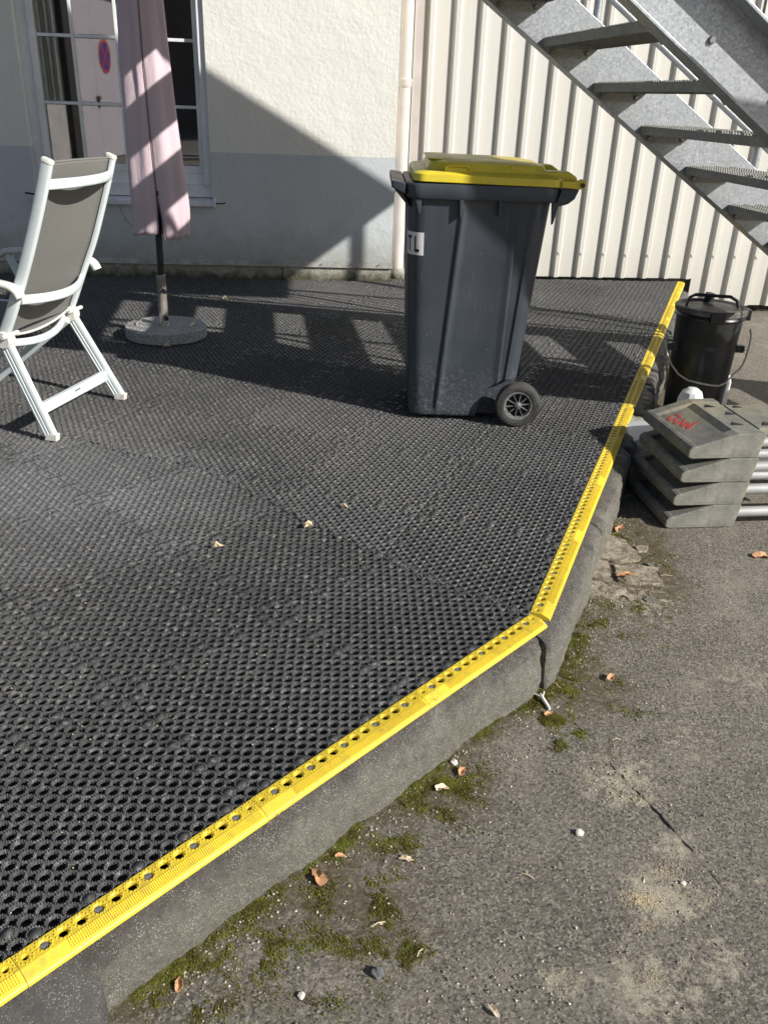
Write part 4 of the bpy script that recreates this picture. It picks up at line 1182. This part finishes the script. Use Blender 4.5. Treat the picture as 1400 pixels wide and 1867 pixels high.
# rear legs with grooves and feet, front legs, cross bar
legs = {0: (.150, .400), CWD: (.208, .378)}
for b in (0, CWD):
    a, z = legs[b]; foot = cp(0, b, .012); top = cp(a, b, z)
    mb = MB()
    prof = [(-.011, -.024), (.011, -.024), (.013, -.02), (.013, -.009), (.0105, -.007), (.0105, -.003), (.013, -.001), (.013, .006), (.0105, .008), (.0105, .012), (.013, .014), (.013, .021), (.011, .024), (-.011, .024), (-.013, .02), (-.013, .014), (-.0105, .012), (-.0105, .008), (-.013, .006), (-.013, -.001), (-.0105, -.003), (-.0105, -.007), (-.013, -.009), (-.013, -.02)]
    mb.sweep([top, foot], prof, up=tuple(CA)); mb.build('rear_leg', 'chair_white', chair, sm=30)
    d = (foot - top).normalized()
    mb = MB(); mb.prism([(-.024, -.0105), (.030, -.0105), (.016, .020), (-.030, .020)], cp(0, b - .0138, .0115), CA, (0, 0, 1), CW, .0276); o = mb.build('foot', 'chair_plastic', chair, bev=.003)
    fa = a + .02; ff = cp(.62 + (.05 if b else 0), b + (.03 if b == 0 else -.03), .0); tp = cp(a - .0, b + (.03 if b == 0 else -.03), z - .02)
    mb = MB(); mb.sweep([tp, ff], oval(.024, .040, 12), up=tuple(CA)); mb.build('front_leg', 'chair_white', chair, sm=50)
    # round ratchet joint
    RJ = Matrix((CA, Vector((0, 0, 1)), CW)).transposed()
    mb = MB(); mb.lathe([(0, -.022), (.030, -.022), (.034, -.018), (.034, .018), (.030, .022), (.020, .022), (.018, .027), (0, .027)], 28, c=cp(a - .005, b, z), rot=RJ); mb.build('ratchet_joint', 'chair_plastic', chair, sm=40)
    mb = MB(); mb.lathe([(0, -.05), (.008, -.05), (.009, -.046), (.009, .046), (.008, .05), (0, .05)], 14, c=cp(a - .03, b, z + .02), rot=RJ); mb.build('lock_pin', 'chair_plastic', chair, sm=40)
    # armrest
    ao = -.032 if b == 0 else .032
    pa = [cp(.025 + (.04 if b else 0), b + ao, .575), cp(.04 + (.04 if b else 0), b + ao, .605), cp(.08 + (.04 if b else 0), b + ao, .620), cp(.25, b + ao, .632), cp(.50, b + ao, .630), cp(.54, b + ao, .60)]
    mb = MB(); mb.sweep(chaikin(pa, 2), oval(.046, .026, 12)); mb.build('armrest', 'chair_plastic', chair, sm=50)
    mb = MB(); mb.sweep([cp(.50, b + ao, .61), cp(.40, b + ao * .6, .41)], oval(.022, .034, 12), up=tuple(CA)); mb.build('arm_support', 'chair_white', chair, sm=50)
mb = MB(); mb.sweep([cp(.052, .008, .118), cp(.062, CWD - .008, .110)], [(-.009, -.023), (.009, -.023), (.011, -.02), (.011, .02), (.009, .023), (-.009, .023), (-.011, .02), (-.011, -.02)]); mb.build('cross_bar', 'chair_white', chair, sm=30)
mb = MB(); mb.box(cp(.044, .285, .122), (.035, .002, .006), Matrix((CW, CA, Vector((0, 0, 1)))).transposed()); mb.build('maker_tag', 'plug_grey', chair)

# ------------------------------------------------------------------ stack of kerb ramps
RBX = Vector((.998, .06, 0)).normalized(); RBY = Vector((-.06, .998, 0))
def ramp_unit(loc, yaw, label, red=False, seed=0):
    t = thing('kerb_ramp', label, 'kerb ramp', loc, yaw, 'stack of plastic kerb ramps')
    W_ = .42; Hh = .098
    # body: wedge profile, cut recess strip along both side edges of the slope
    prof = [(.0, .004), (-.003, .034), (.006, .046), (.150, Hh - .008), (.180, Hh), (.290, Hh), (.298, Hh - .004), (.282, .004), (.277, .0), (.012, .0)]
    for y0, w_, z_ in ((0, .05, 0), (W_ - .05, .05, 0)):
        mb = MB(); mb.prism(prof, (0, y0, 0), (1, 0, 0), (0, 0, 1), (0, 1, 0), w_); mb.build('side_cheek', 'ramp_plastic', t, bev=.004)
    mb = MB(); mb.prism([(.075, .012), (.078, .018), (.26, .018), (.257, .012)], (0, -.0012, 0), (1, 0, 0), (0, 0, 1), (0, 1, 0), .003); mb.build('side_rib', 'ramp_plastic', t)
    # inset drive surface lies a little lower than the cheeks, twisted warps at its edges
    prof2 = [(.002, .010), (.002, .034), (.012, .042), (.030, .050), (.155, Hh - .008), (.182, Hh - .002), (.290, Hh - .002), (.277, .0), (.012, .0)]
    prof2 = [(a, (b - .012) if .012 < a < .16 and b > .035 else b) for a, b in prof2]
    mb = MB(); mb.prism(prof2, (0, .0505, 0), (1, 0, 0), (0, 0, 1), (0, 1, 0), W_ - .101); mb.build('drive_surface', 'ramp_plastic', t, bev=.003)
    mb = MB(); mb.prism([(-.001, .004), (-.006, .010), (-.007, .036), (.004, .047), (.020, .053), (.03, .045), (.01, .004)], (0, -.002, 0), (1, 0, 0), (0, 0, 1), (0, 1, 0), W_ + .004); mb.build('nose', 'ramp_plastic', t, bev=.004)
    # raised plateau beyond the slope with openings (boxes round triangular gaps)
    mb = MB()
    if red: mb.prism([(.2985, .066), (.2985, Hh - .002), (.75, Hh - .002), (.75, .066)], (0, .06, 0), (1, 0, 0), (0, 0, 1), (0, 1, 0), W_ - .14)
    if red: mb.build('deck_plate', 'ramp_plastic', t, bev=.003)
    for px_, py_, s_ in ((.205, .10, .034), (.245, .22, .030), (.33, .09, .038), (.32, .30, .026), (.47, .26, .04), (.20, .31, .032), (.52, .10, .04)):
        if not red and px_ > .24: continue
        mb = MB(); mb.prism([(0, 0), (s_ * 1.5, 0), (s_ * .6, s_)], (px_, py_, Hh - .0005), (1, 0, 0), (0, 1, 0), (0, 0, 1), .0012); mb.build('opening', 'near_black', t)
    for yy, r in ((.03, .021), (W_ - .035, .021)):
        mb = MB(); mb.tube([(.275, yy, .052), (.80, yy, .052)], r, 18); mb.build('link_tube', 'tube_aluminium', t, sm=50)
    if red:
        # sprayed marks on the sloping surface
        def onslope(a, b): return Vector((a, b, .038 + (a - .030) / .125 * .040 + .0006))
        st = [[(.075, .335), (.055, .32), (.050, .30), (.085, .30), (.060, .275), (.055, .255), (.090, .262)], [(.10, .27), (.070, .235), (.065, .21), (.105, .245), (.075, .195), (.072, .18), (.112, .215), (.13, .205)], [(.09, .335), (.098, .31), (.088, .29)]]
        for l_ in st:
            pts = chaikin([onslope(a, b) for a, b in l_], 2)
            mb = MB(); mb.sweep(pts, [(-.0072, -.0004), (.0072, -.0004), (.006, .0006), (-.006, .0006)], up=(-.35, 0, .93)); mb.build('red_mark', 'red_paint', t)
        for i in range(5):
            p = onslope(.035, .215 - i * .011); mb = MB(); mb.box(p, (.012, .0022, .0015)); mb.box(p + Vector((.004 * (i % 2), .003, 0)), (.002, .006, .0015)); mb.build('moulded_letter', 'asphalt_black', t)
    return t
names = ['grey plastic kerb ramp at the bottom of the stack, resting on the asphalt', 'grey plastic kerb ramp second from the bottom of the stack', 'grey plastic kerb ramp directly below the topmost one', 'grey plastic kerb ramp on top of the stack with red spray scribble']
pos = [(1.118, 3.02, -.203), (1.130, 3.02, -.1035), (1.140, 3.02, -.0040), (1.152, 3.02, .0955)]
for i, (p, nm) in enumerate(zip(pos, names)):
    ramp_unit(p, R_(8 + (0, .5, -.5, 1)[i]), nm, i == 3, i)

# ------------------------------------------------------------------ black bucket with lid
BX, BY, BZ = 1.528, 4.12, -.232
bk = thing('lidded_bucket', 'tall black plastic bucket with clamp lid and wire handle beside the kerb', 'bucket', (BX, BY, BZ))
TZ = .672
mb = MB(); mb.lathe([(.126, 0), (.130, .006), (.153, TZ - .05), (.153, TZ - .03)], 48); mb.build('body', 'black_plastic', bk, sm=40)
mb = MB(); mb.lathe([(.154, TZ - .036), (.164, TZ - .036), (.166, TZ - .030), (.159, TZ - .018), (.155, TZ - .014)], 48); mb.build('rim', 'black_plastic', bk, sm=30)
ld = MB().lathe([(.155, TZ - .016), (.167, TZ - .014), (.168, TZ + .006), (.162, TZ + .012), (.150, TZ + .011), (.138, TZ + .002), (.10, TZ + .004), (0, TZ + .006)], 48).build('lid', 'lid_dusty', bk, sm=30)
def arc(r, a0, a1, z0, z1, n=12): return [(r * cos(a0 + (a1 - a0) * i / n), r * sin(a0 + (a1 - a0) * i / n), z0 + (z1 - z0) * i / n) for i in range(n + 1)]
mb = MB(); mb.tube([(-.115, .02, TZ + .006), (-.10, .03, TZ + .040), (-.075, .035, TZ + .052), (.085, .01, TZ + .052), (.115, .0, TZ + .036), (.125, -.01, TZ + .006)], .008, 8); mb.build('lid_bail', 'black_plastic', ld, sm=40)
mb = MB(); mb.tube([(.02, .12, TZ), (.025, .115, TZ + .045)], .024, 14); mb.build('lid_vent', 'black_plastic', ld, sm=40)
mb = MB(); mb.box((-.02, -.162, TZ - .012), (.07, .022, .052)); mb.build('latch', 'black_plastic', bk, bev=.004)
mb = MB(); mb.box((.164, -.02, TZ - .02), (.03, .06, .05)); mb.build('latch', 'black_plastic', bk, bev=.004)
for sx in (-1, 1):
    mb = MB(); mb.box((sx * .160, -.03, TZ - .185), (.045, .035, .035)); mb.box((sx * .176, -.03, TZ - .185), (.012, .055, .012)); mb.build('handle_lug', 'black_plastic', bk, bev=.004)
hp = [(-.19, -.03, TZ - .15), (-.205, -.04, TZ - .12), (-.21, -.06, TZ - .16), (-.19, -.10, TZ - .24), (-.13, -.155, TZ - .31), (-.02, -.19, TZ - .325), (.06, -.185, TZ - .33), (.11, -.165, TZ - .27), (.15, -.13, TZ - .255), (.185, -.08, TZ - .21), (.200, -.05, TZ - .12), (.195, -.03, TZ - .09)]
mb = MB(); mb.tube(chaikin([Vector(p) for p in hp], 1), .0045, 8); mb.build('wire_handle', 'wire', bk, sm=50)

# white containers behind the ramps
wt = thing('white_tub', 'white plastic tub lying between the kerb and the ramp stack', 'tub', (1.185, 3.62, -.205), .3)
TR = Matrix.Rotation(R_(-24), 3, 'Y')
mb = MB(); mb.lathe([(.0, .0), (.066, 0), (.070, .005), (.076, .20), (.080, .202), (.080, .212), (.0, .214)], 36, rot=TR); mb.build('tub_body', 'white_plastic', wt, sm=35)
mb = MB(); mb.lathe([(.082, .17), (.0825, .21), (.080, .216), (.0, .217)], 36, rot=TR); mb.build('tub_lid', 'white_plastic', wt, sm=35)
wb = thing('white_bottle', 'rounded white plastic bottle standing behind the ramp stack against the bucket', 'bottle', (1.40, 3.80, -.215))
mb = MB(); mb.lathe([(0, 0), (.058, 0), (.062, .01), (.062, .26), (.058, .30), (.045, .335), (.022, .352), (0, .356)], 12, c=(0, 0, 0)); mb.build('bottle_body', 'white_plastic', wb, sm=25)
wc = thing('white_canister', 'slim white plastic canister behind the foot of the black bucket', 'canister', (1.672, 4.16, -.225))
mb = MB(); loft(mb, [rr3(-.03, .03, -.04, .04, .012, 0), rr3(-.032, .032, -.042, .042, .012, .30), rr3(-.024, .024, -.03, .03, .010, .33)]); mb.build('canister_body', 'white_plastic', wc, sm=35)
# ------------------------------------------------------------------ small things
def leaf(name, label, cat, x, y, size, m, rz_=0, z=None, curl=.25, lobes=5, group=None):
    z = ground_z(x, y) + .004 if z is None else z
    n = 18; asp = .38 if lobes == 2 else .62; sd_ = rng.uniform(0, 50); V = [(0, 0, .002)]
    for i in range(n):
        a = 2 * pi * i / n
        e = (abs(cos(a)) ** 1.6) * .45 + .62
        rr_ = size * e * (1 + .45 * mn.noise(Vector((cos(a) * 2.4, sin(a) * 2.4, sd_))) + .10 * rng.uniform(-1, 1)) * (1.3 if i == 0 else 1)
        V.append((rr_ * cos(a), rr_ * asp * sin(a) * 1.3, size * curl * (1.6 * sin(a) ** 2 + .7 * mn.noise(Vector((cos(a) * 1.5, sin(a) * 1.5, sd_ + 9)))) + .0025))
    me = bpy.data.meshes.new(name); me.from_pydata(V, [], [(0, i + 1, (i + 1) % n + 1) for i in range(n)])
    o = link(name, me, m); o.location = (x, y, z); o.rotation_euler = (rng.uniform(-.15, .15), rng.uniform(-.15, .15), rz_)
    s_ = o.modifiers.new('thick', 'SOLIDIFY'); s_.thickness = .0008
    return tag(o, label, cat, group)
LG = 'dry leaves on the ground'
leaf('dry_leaf', 'pale crumpled dry leaf on moss near the middle of the front kerb', 'leaf', .159, 1.52, .016, 'leaf_pale', .4, group=LG)
leaf('dry_leaf', 'orange dry leaf curled up beside the front kerb, next to a white chip', 'leaf', .212, 1.580, .014, 'leaf_orange', 1.2, group=LG)
leaf('dry_leaf', 'large pinkish dry leaf at the foot of the front kerb', 'leaf', -.105, 1.245, .019, 'leaf_orange', 2.2, group=LG)
leaf('dry_leaf', 'small bright orange leaf scrap against the front kerb foot', 'leaf', -.066, 1.305, .009, 'leaf_orange', .2, group=LG)
leaf('dry_leaf', 'beige dry leaf on the asphalt below the moss patch', 'leaf', .075, 1.302, .014, 'leaf_pale', 2.9, group=LG)
leaf('dry_leaf', 'orange leaf in front of the ramp stack at the right edge', 'leaf', 1.41, 2.80, .03, 'leaf_orange', .2, group=LG)
leaf('dry_leaf', 'orange leaf lying on the broken concrete slab', 'leaf', .845, 2.57, .026, 'leaf_orange', .1, group=LG, z=ground_z(0, 2.6) + .028)
leaf('dry_leaf', 'brown leaf in moss close to the kerb and the ramp stack', 'leaf', .925, 2.99, .024, 'leaf_orange', 1.0, group=LG)
leaf('dry_leaf', 'pale orange leaf on asphalt right of the kerb corner', 'leaf', .665, 1.99, .016, 'leaf_orange', .9, group=LG)
leaf('dry_leaf', 'narrow tan leaf at the bottom edge of the picture', 'leaf', .228, .968, .012, 'leaf_pale', 2.2, group=LG, lobes=2)
leaf('dry_leaf', 'orange leaf pieces at the kerb foot in the bottom left', 'leaf', -.335, .995, .013, 'leaf_orange', 1.7, group=LG)
leaf('dry_leaf', 'small orange leaf beneath the white paper twist', 'leaf', .458, 1.815, .012, 'leaf_orange', .7, group=LG)
SG = 'winged seeds on the mat'
for (x, y, s_, lb) in ((-.248, 2.516, .016, 'pale curled winged seed on the seam between both mats'), (-.14, 2.672, .013, 'upright pale seed husk on the mat, right of the seam'), (-.519, 2.349, .014, 'flat pale winged seed on the near mat, leftmost of the three in front'), (-1.239, 4.634, .018, 'pale scrap on the mat just in front of the parasol base'), (-1.147, 5.867, .018, 'pale twig scrap on the shaded mat behind the parasol base')):
    leaf('winged_seed', lb, 'seed', x, y, s_, 'straw', rng.uniform(-.3, .3), z=.004, curl=.7, lobes=2, group=SG)
def pebble(name, label, x, y, r, m, cat='stone', z=None):
    bm = bmesh.new(); bmesh.ops.create_icosphere(bm, subdivisions=2, radius=r)
    for v in bm.verts: v.co *= 1 + .35 * mn.noise(v.co * (1.6 / r)); v.co.z *= .7
    me = bpy.data.meshes.new(name); bm.to_mesh(me); bm.free()
    o = link(name, me, m); o.location = (x, y, (ground_z(x, y) if z is None else z) + r * .45); o.rotation_euler = (0, 0, rng.uniform(0, 6)); return tag(o, label, cat)
pebble('stone', 'white angular stone alone on the open asphalt', .462, 1.398, .0095, 'stone_white')
pebble('stone', 'white chip of stone at the foot of the front kerb', .196, 1.612, .009, 'stone_white')
pebble('stone', 'grey stone in a small hole in the asphalt near the bottom edge', .021, 1.035, .012, 'plug_grey')
pebble('stone', 'yellowish oblong stone near the bottom edge', -.114, .985, .007, 'stone_white')
pebble('stone', 'light blue-grey stone beside the sawdust stains', .655, 1.27, .006, 'stone_white')
gz = ground_z(0, 1.85)
pt = thing('paper_twist', 'white twisted paper scrap lying on moss at the kerb corner', 'litter', (.452, 1.86, gz))
mb = MB(); mb.tube([(-.004, .028, .016), (.0, .012, .013), (.010, -.012, .008), (.014, -.026, .006)], .0042, 8, scales=[.5, 1.2, 1.1, .9]); mb.build('paper_roll', 'white_plastic', pt, sm=50)
mb = MB(); mb.tube([(-.0, .014, .013), (-.016, .026, .015), (-.034, .034, .012)], .0014, 6); mb.tube([(.0, .014, .014), (.006, .03, .022)], .0016, 6); mb.build('paper_tail', 'white_plastic', pt, sm=50)
TG = 'straw stalks on the asphalt'
for (x, y, a, L, lb) in ((.02, 1.139, .45, .03, 'pale straw stalk on asphalt below the moss'), (.10, 1.08, 1.0, .02, 'short pale straw stalk near the bottom'), (.33, 1.27, -.5, .03, 'thin yellow stalk left of the sawdust stains'), (.62, 1.72, 0, .02, 'straw stalk right of the long asphalt crack'), (1.0, 2.62, .05, .05, 'long straw stalk on the asphalt before the ramp stack'), (.50, 1.95, -.9, .035, 'thin stalk lying on moss at the kerb corner')):
    z = ground_z(x, y) + .005; m2 = MB().tube([(-L / 2, 0, 0), (0, .002, .003), (L / 2, 0, 0)], .0010, 5); o = m2.build('straw_stalk', 'straw'); o.location = (x, y, z); o.rotation_euler = (0, 0, a); tag(o, lb, 'straw', TG)

# broken slabs set in the ground near the corner
bs = thing('broken_slab', 'broken pinkish concrete slab with moss in its gaps beside the kerb', 'paving slab', (.82, 2.7, ground_z(0, 2.7)))
def chunk(name, pts, h, m, par, seed):
    mb = MB(); n = len(pts); V = []; 
    bm = bmesh.new(); vs = [bm.verts.new((a, b, -.02)) for a, b in pts]; f = bm.faces.new(vs)
    r = bmesh.ops.extrude_face_region(bm, geom=[f]); top = [v for v in r['geom'] if isinstance(v, bmesh.types.BMVert)]
    for v in top: v.co.z = h
    bmesh.ops.subdivide_edges(bm, edges=bm.edges[:], cuts=5, use_grid_fill=True)
    for v in bm.verts:
        q = v.co * 14 + Vector((seed, 0, 0)); v.co += Vector((mn.noise(q), mn.noise(q + Vector((9, 0, 0))), mn.noise(q + Vector((0, 9, 0))))) * .008
        v.co += Vector((0, 0, 1)) * (.006 * mn.noise(v.co * 38 + Vector((seed, 0, 0))) + .004 * mn.noise(v.co * 90))
        v.co += Vector((mn.noise(v.co * 45), mn.noise(v.co * 45 + Vector((5, 5, 5))), 0)) * .006
    bmesh.ops.recalc_face_normals(bm, faces=bm.faces)
    me = bpy.data.meshes.new(name); bm.to_mesh(me); bm.free(); smooth(me, 50); return link(name, me, m, par)
chunk('slab_piece', [(-.06, .03), (.04, .0), (.125, .03), (.10, .17), (-.0, .23), (-.05, .14)], .016, 'broken_slab', bs, 1)
chunk('slab_piece', [(-.115, -.11), (-.02, -.135), (-.005, .0), (-.065, .02), (-.11, -.02)], .018, 'broken_slab', bs, 5)
chunk('slab_piece', [(.0, -.14), (.15, -.16), (.17, -.03), (.06, -.01), (.01, -.02)], .012, 'broken_slab', bs, 9)
chunk('slab_piece', [(-.12, -.24), (.0, -.27), (.02, -.16), (-.11, -.13)], .008, 'broken_slab', bs, 13)

for i in range(34):
    a_, d_ = rng.uniform(0, 2 * pi), rng.uniform(.03, .26); cx, cy = .02 + d_ * cos(a_) * .75, -.05 + d_ * sin(a_)
    q = Vector((.82 + cx, 2.7 + cy, 0))
    if (q - KC).dot(-RV) < .13: continue
    r_ = rng.uniform(.008, .026)
    chunk('slab_piece', [(cx + r_ * cos(t_ + .3 * i) * rng.uniform(.7, 1.2), cy + r_ * sin(t_ + .3 * i) * rng.uniform(.7, 1.2)) for t_ in (0, 1.2, 2.4, 3.7, 5.0)], rng.uniform(.003, .012), 'broken_slab' if i % 3 else 'kerb_concrete', bs, 20 + i)
# asphalt crack / ridge running diagonally
def gp(x, y, h=0): return Vector((x, y, ground_z(x, y) + h))
pts = [gp(.552, 1.70), gp(.60, 1.60), gp(.648, 1.50), gp(.690, 1.40), gp(.725, 1.30), gp(.765, 1.17), gp(.80, 1.05)]
pts2 = []
for i in range(60):
    t = i / 59 * (len(pts) - 1); k = min(int(t), len(pts) - 2); p = pts[k].lerp(pts[k + 1], t - k)
    p += Vector((.006 * mn.noise(Vector((i * .5, 0, 0))), 0, 0)); pts2.append(p)
mb = MB(); wds = [max(.05, (.5 if (20 < i < 28 or i > 46) else .03) + 1.0 * mn.noise(Vector((i * .33, 3, 1)))) for i in range(60)]
mb.sweep(pts2, [(-.006, -.004), (.004, -.004), (.0035, .0028), (-.005, .0005)], scales=wds)
o = mb.build('tar_seam', 'asphalt_black', None); tag(o, kind='structure')

# where dirt gathers and where the surface is bleached (per vertex, broken up by noise in the material)
da = GROUND_ME.attributes.new('dirt', 'FLOAT', 'POINT'); pa = GROUND_ME.attributes.new('pale', 'FLOAT', 'POINT')
dv = np.zeros(len(ATTR_V), np.float32); pv_ = np.zeros(len(ATTR_V), np.float32)
for i, (x_, y_, z_) in enumerate(ATTR_V):
    if not (-1.2 < x_ < 3 and .3 < y_ < 6): continue
    q = Vector((x_, y_, 0)); dk = max(0, (q - KA).dot(-FV) - .09) if (q - KA).dot(FU) < pf_corner_t else max(0, (q - KC).dot(-RV) - .107)
    v = math.exp(-dk / .07) * .8
    for a_, b_, r_, w_ in ((.85, 2.6, .26, .9), (.62, 1.95, .15, .6), (.0, 1.15, .16, .55), (.2, 1.5, .12, .5), (.95, 2.95, .15, .9), (1.6, 4.2, .6, .5)): v += w_ * math.exp(-(((x_ - a_) ** 2 + (y_ - b_) ** 2) / r_ ** 2))
    dv[i] = min(1, v)
    p_ = 0
    for a_, b_, r_, w_ in ((.60, 1.235, .085, 1.0), (.60, 1.58, .10, .8), (.66, 1.36, .07, .7), (.52, 1.03, .09, .8), (.36, 1.03, .05, .7), (.66, 1.08, .08, .7), (.80, 1.25, .1, .4), (.85, 2.45, .16, .6), (-.05, 1.0, .06, .5), (.8, 1.75, .15, .4), (1.1, 2.0, .25, .4)): p_ = max(p_, w_ * math.exp(-(((x_ - a_) ** 2 + (y_ - b_) ** 2) / r_ ** 2)))
    pv_[i] = p_
da.data.foreach_set('value', dv); pa.data.foreach_set('value', pv_)
# ------------------------------------------------------------------ moss, grit, sawdust (uncountable)
def scatter(name, m, pts, mk_, kind='stuff'):
    V = []; F = []
    for p in pts:
        v, f = mk_(p); o = len(V); V += v; F += [tuple(i + o for i in q) for q in f]
    me = bpy.data.meshes.new(name); me.from_pydata(V, [], F); o = link(name, me, m); return tag(o, kind=kind)
def kerb_foot_pt(t, n):      # along front then right side, n outwards from kerb foot
    if t < pf_corner_t: return out_f(t, .093 + n)
    return out_r(t - pf_corner_t + .0, .109 + n)
moss_pts = []
CLUMPS = [(-.14, 1.13, .07, .9), (-.22, 1.06, .05, 1.0), (.15, 1.47, .05, 1.0), (.20, 1.55, .05, 1.1), (.02, 1.33, .08, .8), (.53, 2.0, .07, .7), (.60, 1.9, .12, .45), (.70, 2.33, .07, .7), (.95, 2.75, .09, .7), (.93, 2.95, .08, .8), (.9, 2.4, .12, .5), (-.30, .97, .08, .9), (.05, 1.08, .03, 1.0), (.47, 1.79, .016, 2), (.0, 1.2, .05, .7), (.58, 1.8, .09, .45), (.75, 2.15, .12, .45), (-.03, 1.05, .06, .6), (.50, 1.72, .05, .5), (-.35, .90, .08, .8)]
def inside_kerb(q, e=0.0):
    return (q - KA).dot(-FV) < .088 + e if (q - KA).dot(FU) < pf_corner_t else (q - KC).dot(-RV) < .105 + e
while len(moss_pts) < 30000:
    t = rng.uniform(-.45, 1.75); n_ = abs(rng.gauss(0, .030)) - .004
    q = kerb_foot_pt(t, n_)
    dens = mn.noise(Vector((t * 7.0, n_ * 12, 4))) * 1.1 + .5 * mn.noise(Vector((t * 30.0, n_ * 40, 4))) + .28 - n_ * 7
    if rng.random() < dens * 1.4: moss_pts.append((q.x, q.y, max(0.0, min(1, dens))))
for _ in range(260000):
    a_, b_, r_, w_ = CLUMPS[rng.randrange(len(CLUMPS))]
    x_, y_ = rng.gauss(a_, r_ * .8), rng.gauss(b_, r_ * .8); q = Vector((x_, y_, 0))
    if inside_kerb(q): continue
    dens = w_ * .5 - .33 + 1.0 * mn.noise(Vector((x_ * 16, y_ * 16, 1))) + .5 * mn.noise(Vector((x_ * 60, y_ * 60, 1)))
    if rng.random() < dens * .9: moss_pts.append((x_, y_, max(0.0, min(1, dens))))
    if len(moss_pts) > 75000: break
def moss_tuft(p):
    x_, y_, d = p; z = ground_z(x_, y_) - .003 + .007 * mn.noise(Vector((x_ * 2.1, y_ * 2.1, 0))); r = rng.uniform(.0012, .003); h = rng.uniform(.003, .007) + .006 * d * max(0, mn.noise(Vector((x_ * 40, y_ * 40, 0))) + .4)
    a = rng.uniform(0, 6.3); v = [(x_ + r * cos(a + i * 2.1), y_ + r * sin(a + i * 2.1), z) for i in range(3)]
    v.append((x_ + rng.uniform(-.002, .002), y_ + rng.uniform(-.002, .002), z + h)); return v, [(0, 1, 3), (1, 2, 3), (2, 0, 3)]
scatter('moss', 'moss', moss_pts, moss_tuft)
grit = []
for _ in range(110000):
    x_, y_ = rng.uniform(-.55, 1.55), rng.uniform(.75, 3.4)
    q = Vector((x_, y_, 0))
    ins = (q - KA).dot(-FV) < .1 if (q - KA).dot(FU) < pf_corner_t else (q - KC).dot(-RV) < .118
    if ins: continue
    dk = (q - KA).dot(-FV) - .1 if (q - KA).dot(FU) < pf_corner_t else (q - KC).dot(-RV) - .115
    pr = .05 + 1.1 * math.exp(-dk / .06) * (mn.noise(Vector((x_ * 5, y_ * 5, 7))) + .55)
    for a, b, r in ((.60, 1.55, .07), (.85, 2.5, .14), (.62, 1.25, .08), (.25, 1.0, .08), (.75, 2.2, .1)):
        pr += .35 * math.exp(-(((x_ - a) ** 2 + (y_ - b) ** 2) / r ** 2))
    if rng.random() < pr: grit.append((x_, y_, 0))
def stone_bit(p, s0=.0010, s1=.0042):
    x_, y_, _ = p; z = ground_z(x_, y_) + .007 * mn.noise(Vector((x_ * 2.1, y_ * 2.1, 0))); r = s0 + (s1 - s0) * rng.random() ** 2.5
    v = [(x_ + r * rng.uniform(.6, 1.2), y_, z + r * .3), (x_, y_ + r * rng.uniform(.6, 1.2), z + r * .3), (x_ - r * rng.uniform(.6, 1.2), y_, z + r * .3), (x_, y_ - r * rng.uniform(.6, 1.2), z + r * .3), (x_ + rng.uniform(-.3, .3) * r, y_, z + r * 1.1), (x_, y_, z - r)]
    return v, [(0, 1, 4), (1, 2, 4), (2, 3, 4), (3, 0, 4), (1, 0, 5), (2, 1, 5), (3, 2, 5), (0, 3, 5)]
scatter('grit', 'grit', grit, stone_bit)
sawd = []
for cx, cy, r, n_ in ((.560, 1.225, .022, 900), (.655, 1.235, .024, 900), (.62, 1.30, .03, 350), (.545, 1.16, .012, 120), (.62, 1.52, .03, 250), (.53, 1.05, .02, 160), (.37, 1.03, .02, 150)):
    for _ in range(n_): sawd.append((rng.gauss(cx, r), rng.gauss(cy, r * .55), 0))
scatter('sawdust', 'sawdust', sawd, lambda p: stone_bit(p, .0006, .0018))

crumbs = []
for _ in range(2600):
    x_, y_ = rng.uniform(-1.9, 2.0), rng.uniform(1.0, 6.0); q = Vector((x_, y_, 0))
    if (q - KA).dot(FV) < .01 or (q - KC).dot(-RV) > -.01: continue
    if mn.noise(Vector((x_ * 2.2, y_ * 2.2, 2))) + rng.uniform(-.4, .4) < -.1: continue
    crumbs.append((x_, y_, .001))
def crumb(p):
    x_, y_, z = p; r = rng.uniform(.0006, .0016) * (1 + .25 * y_)
    v = [(x_ + r * rng.uniform(.6, 1.5), y_, z), (x_, y_ + r, z), (x_ - r, y_, z), (x_, y_ - r, z), (x_, y_, z + r)]
    return v, [(0, 1, 4), (1, 2, 4), (2, 3, 4), (3, 0, 4)]
scatter('mat_crumbs', 'sawdust', crumbs, crumb)
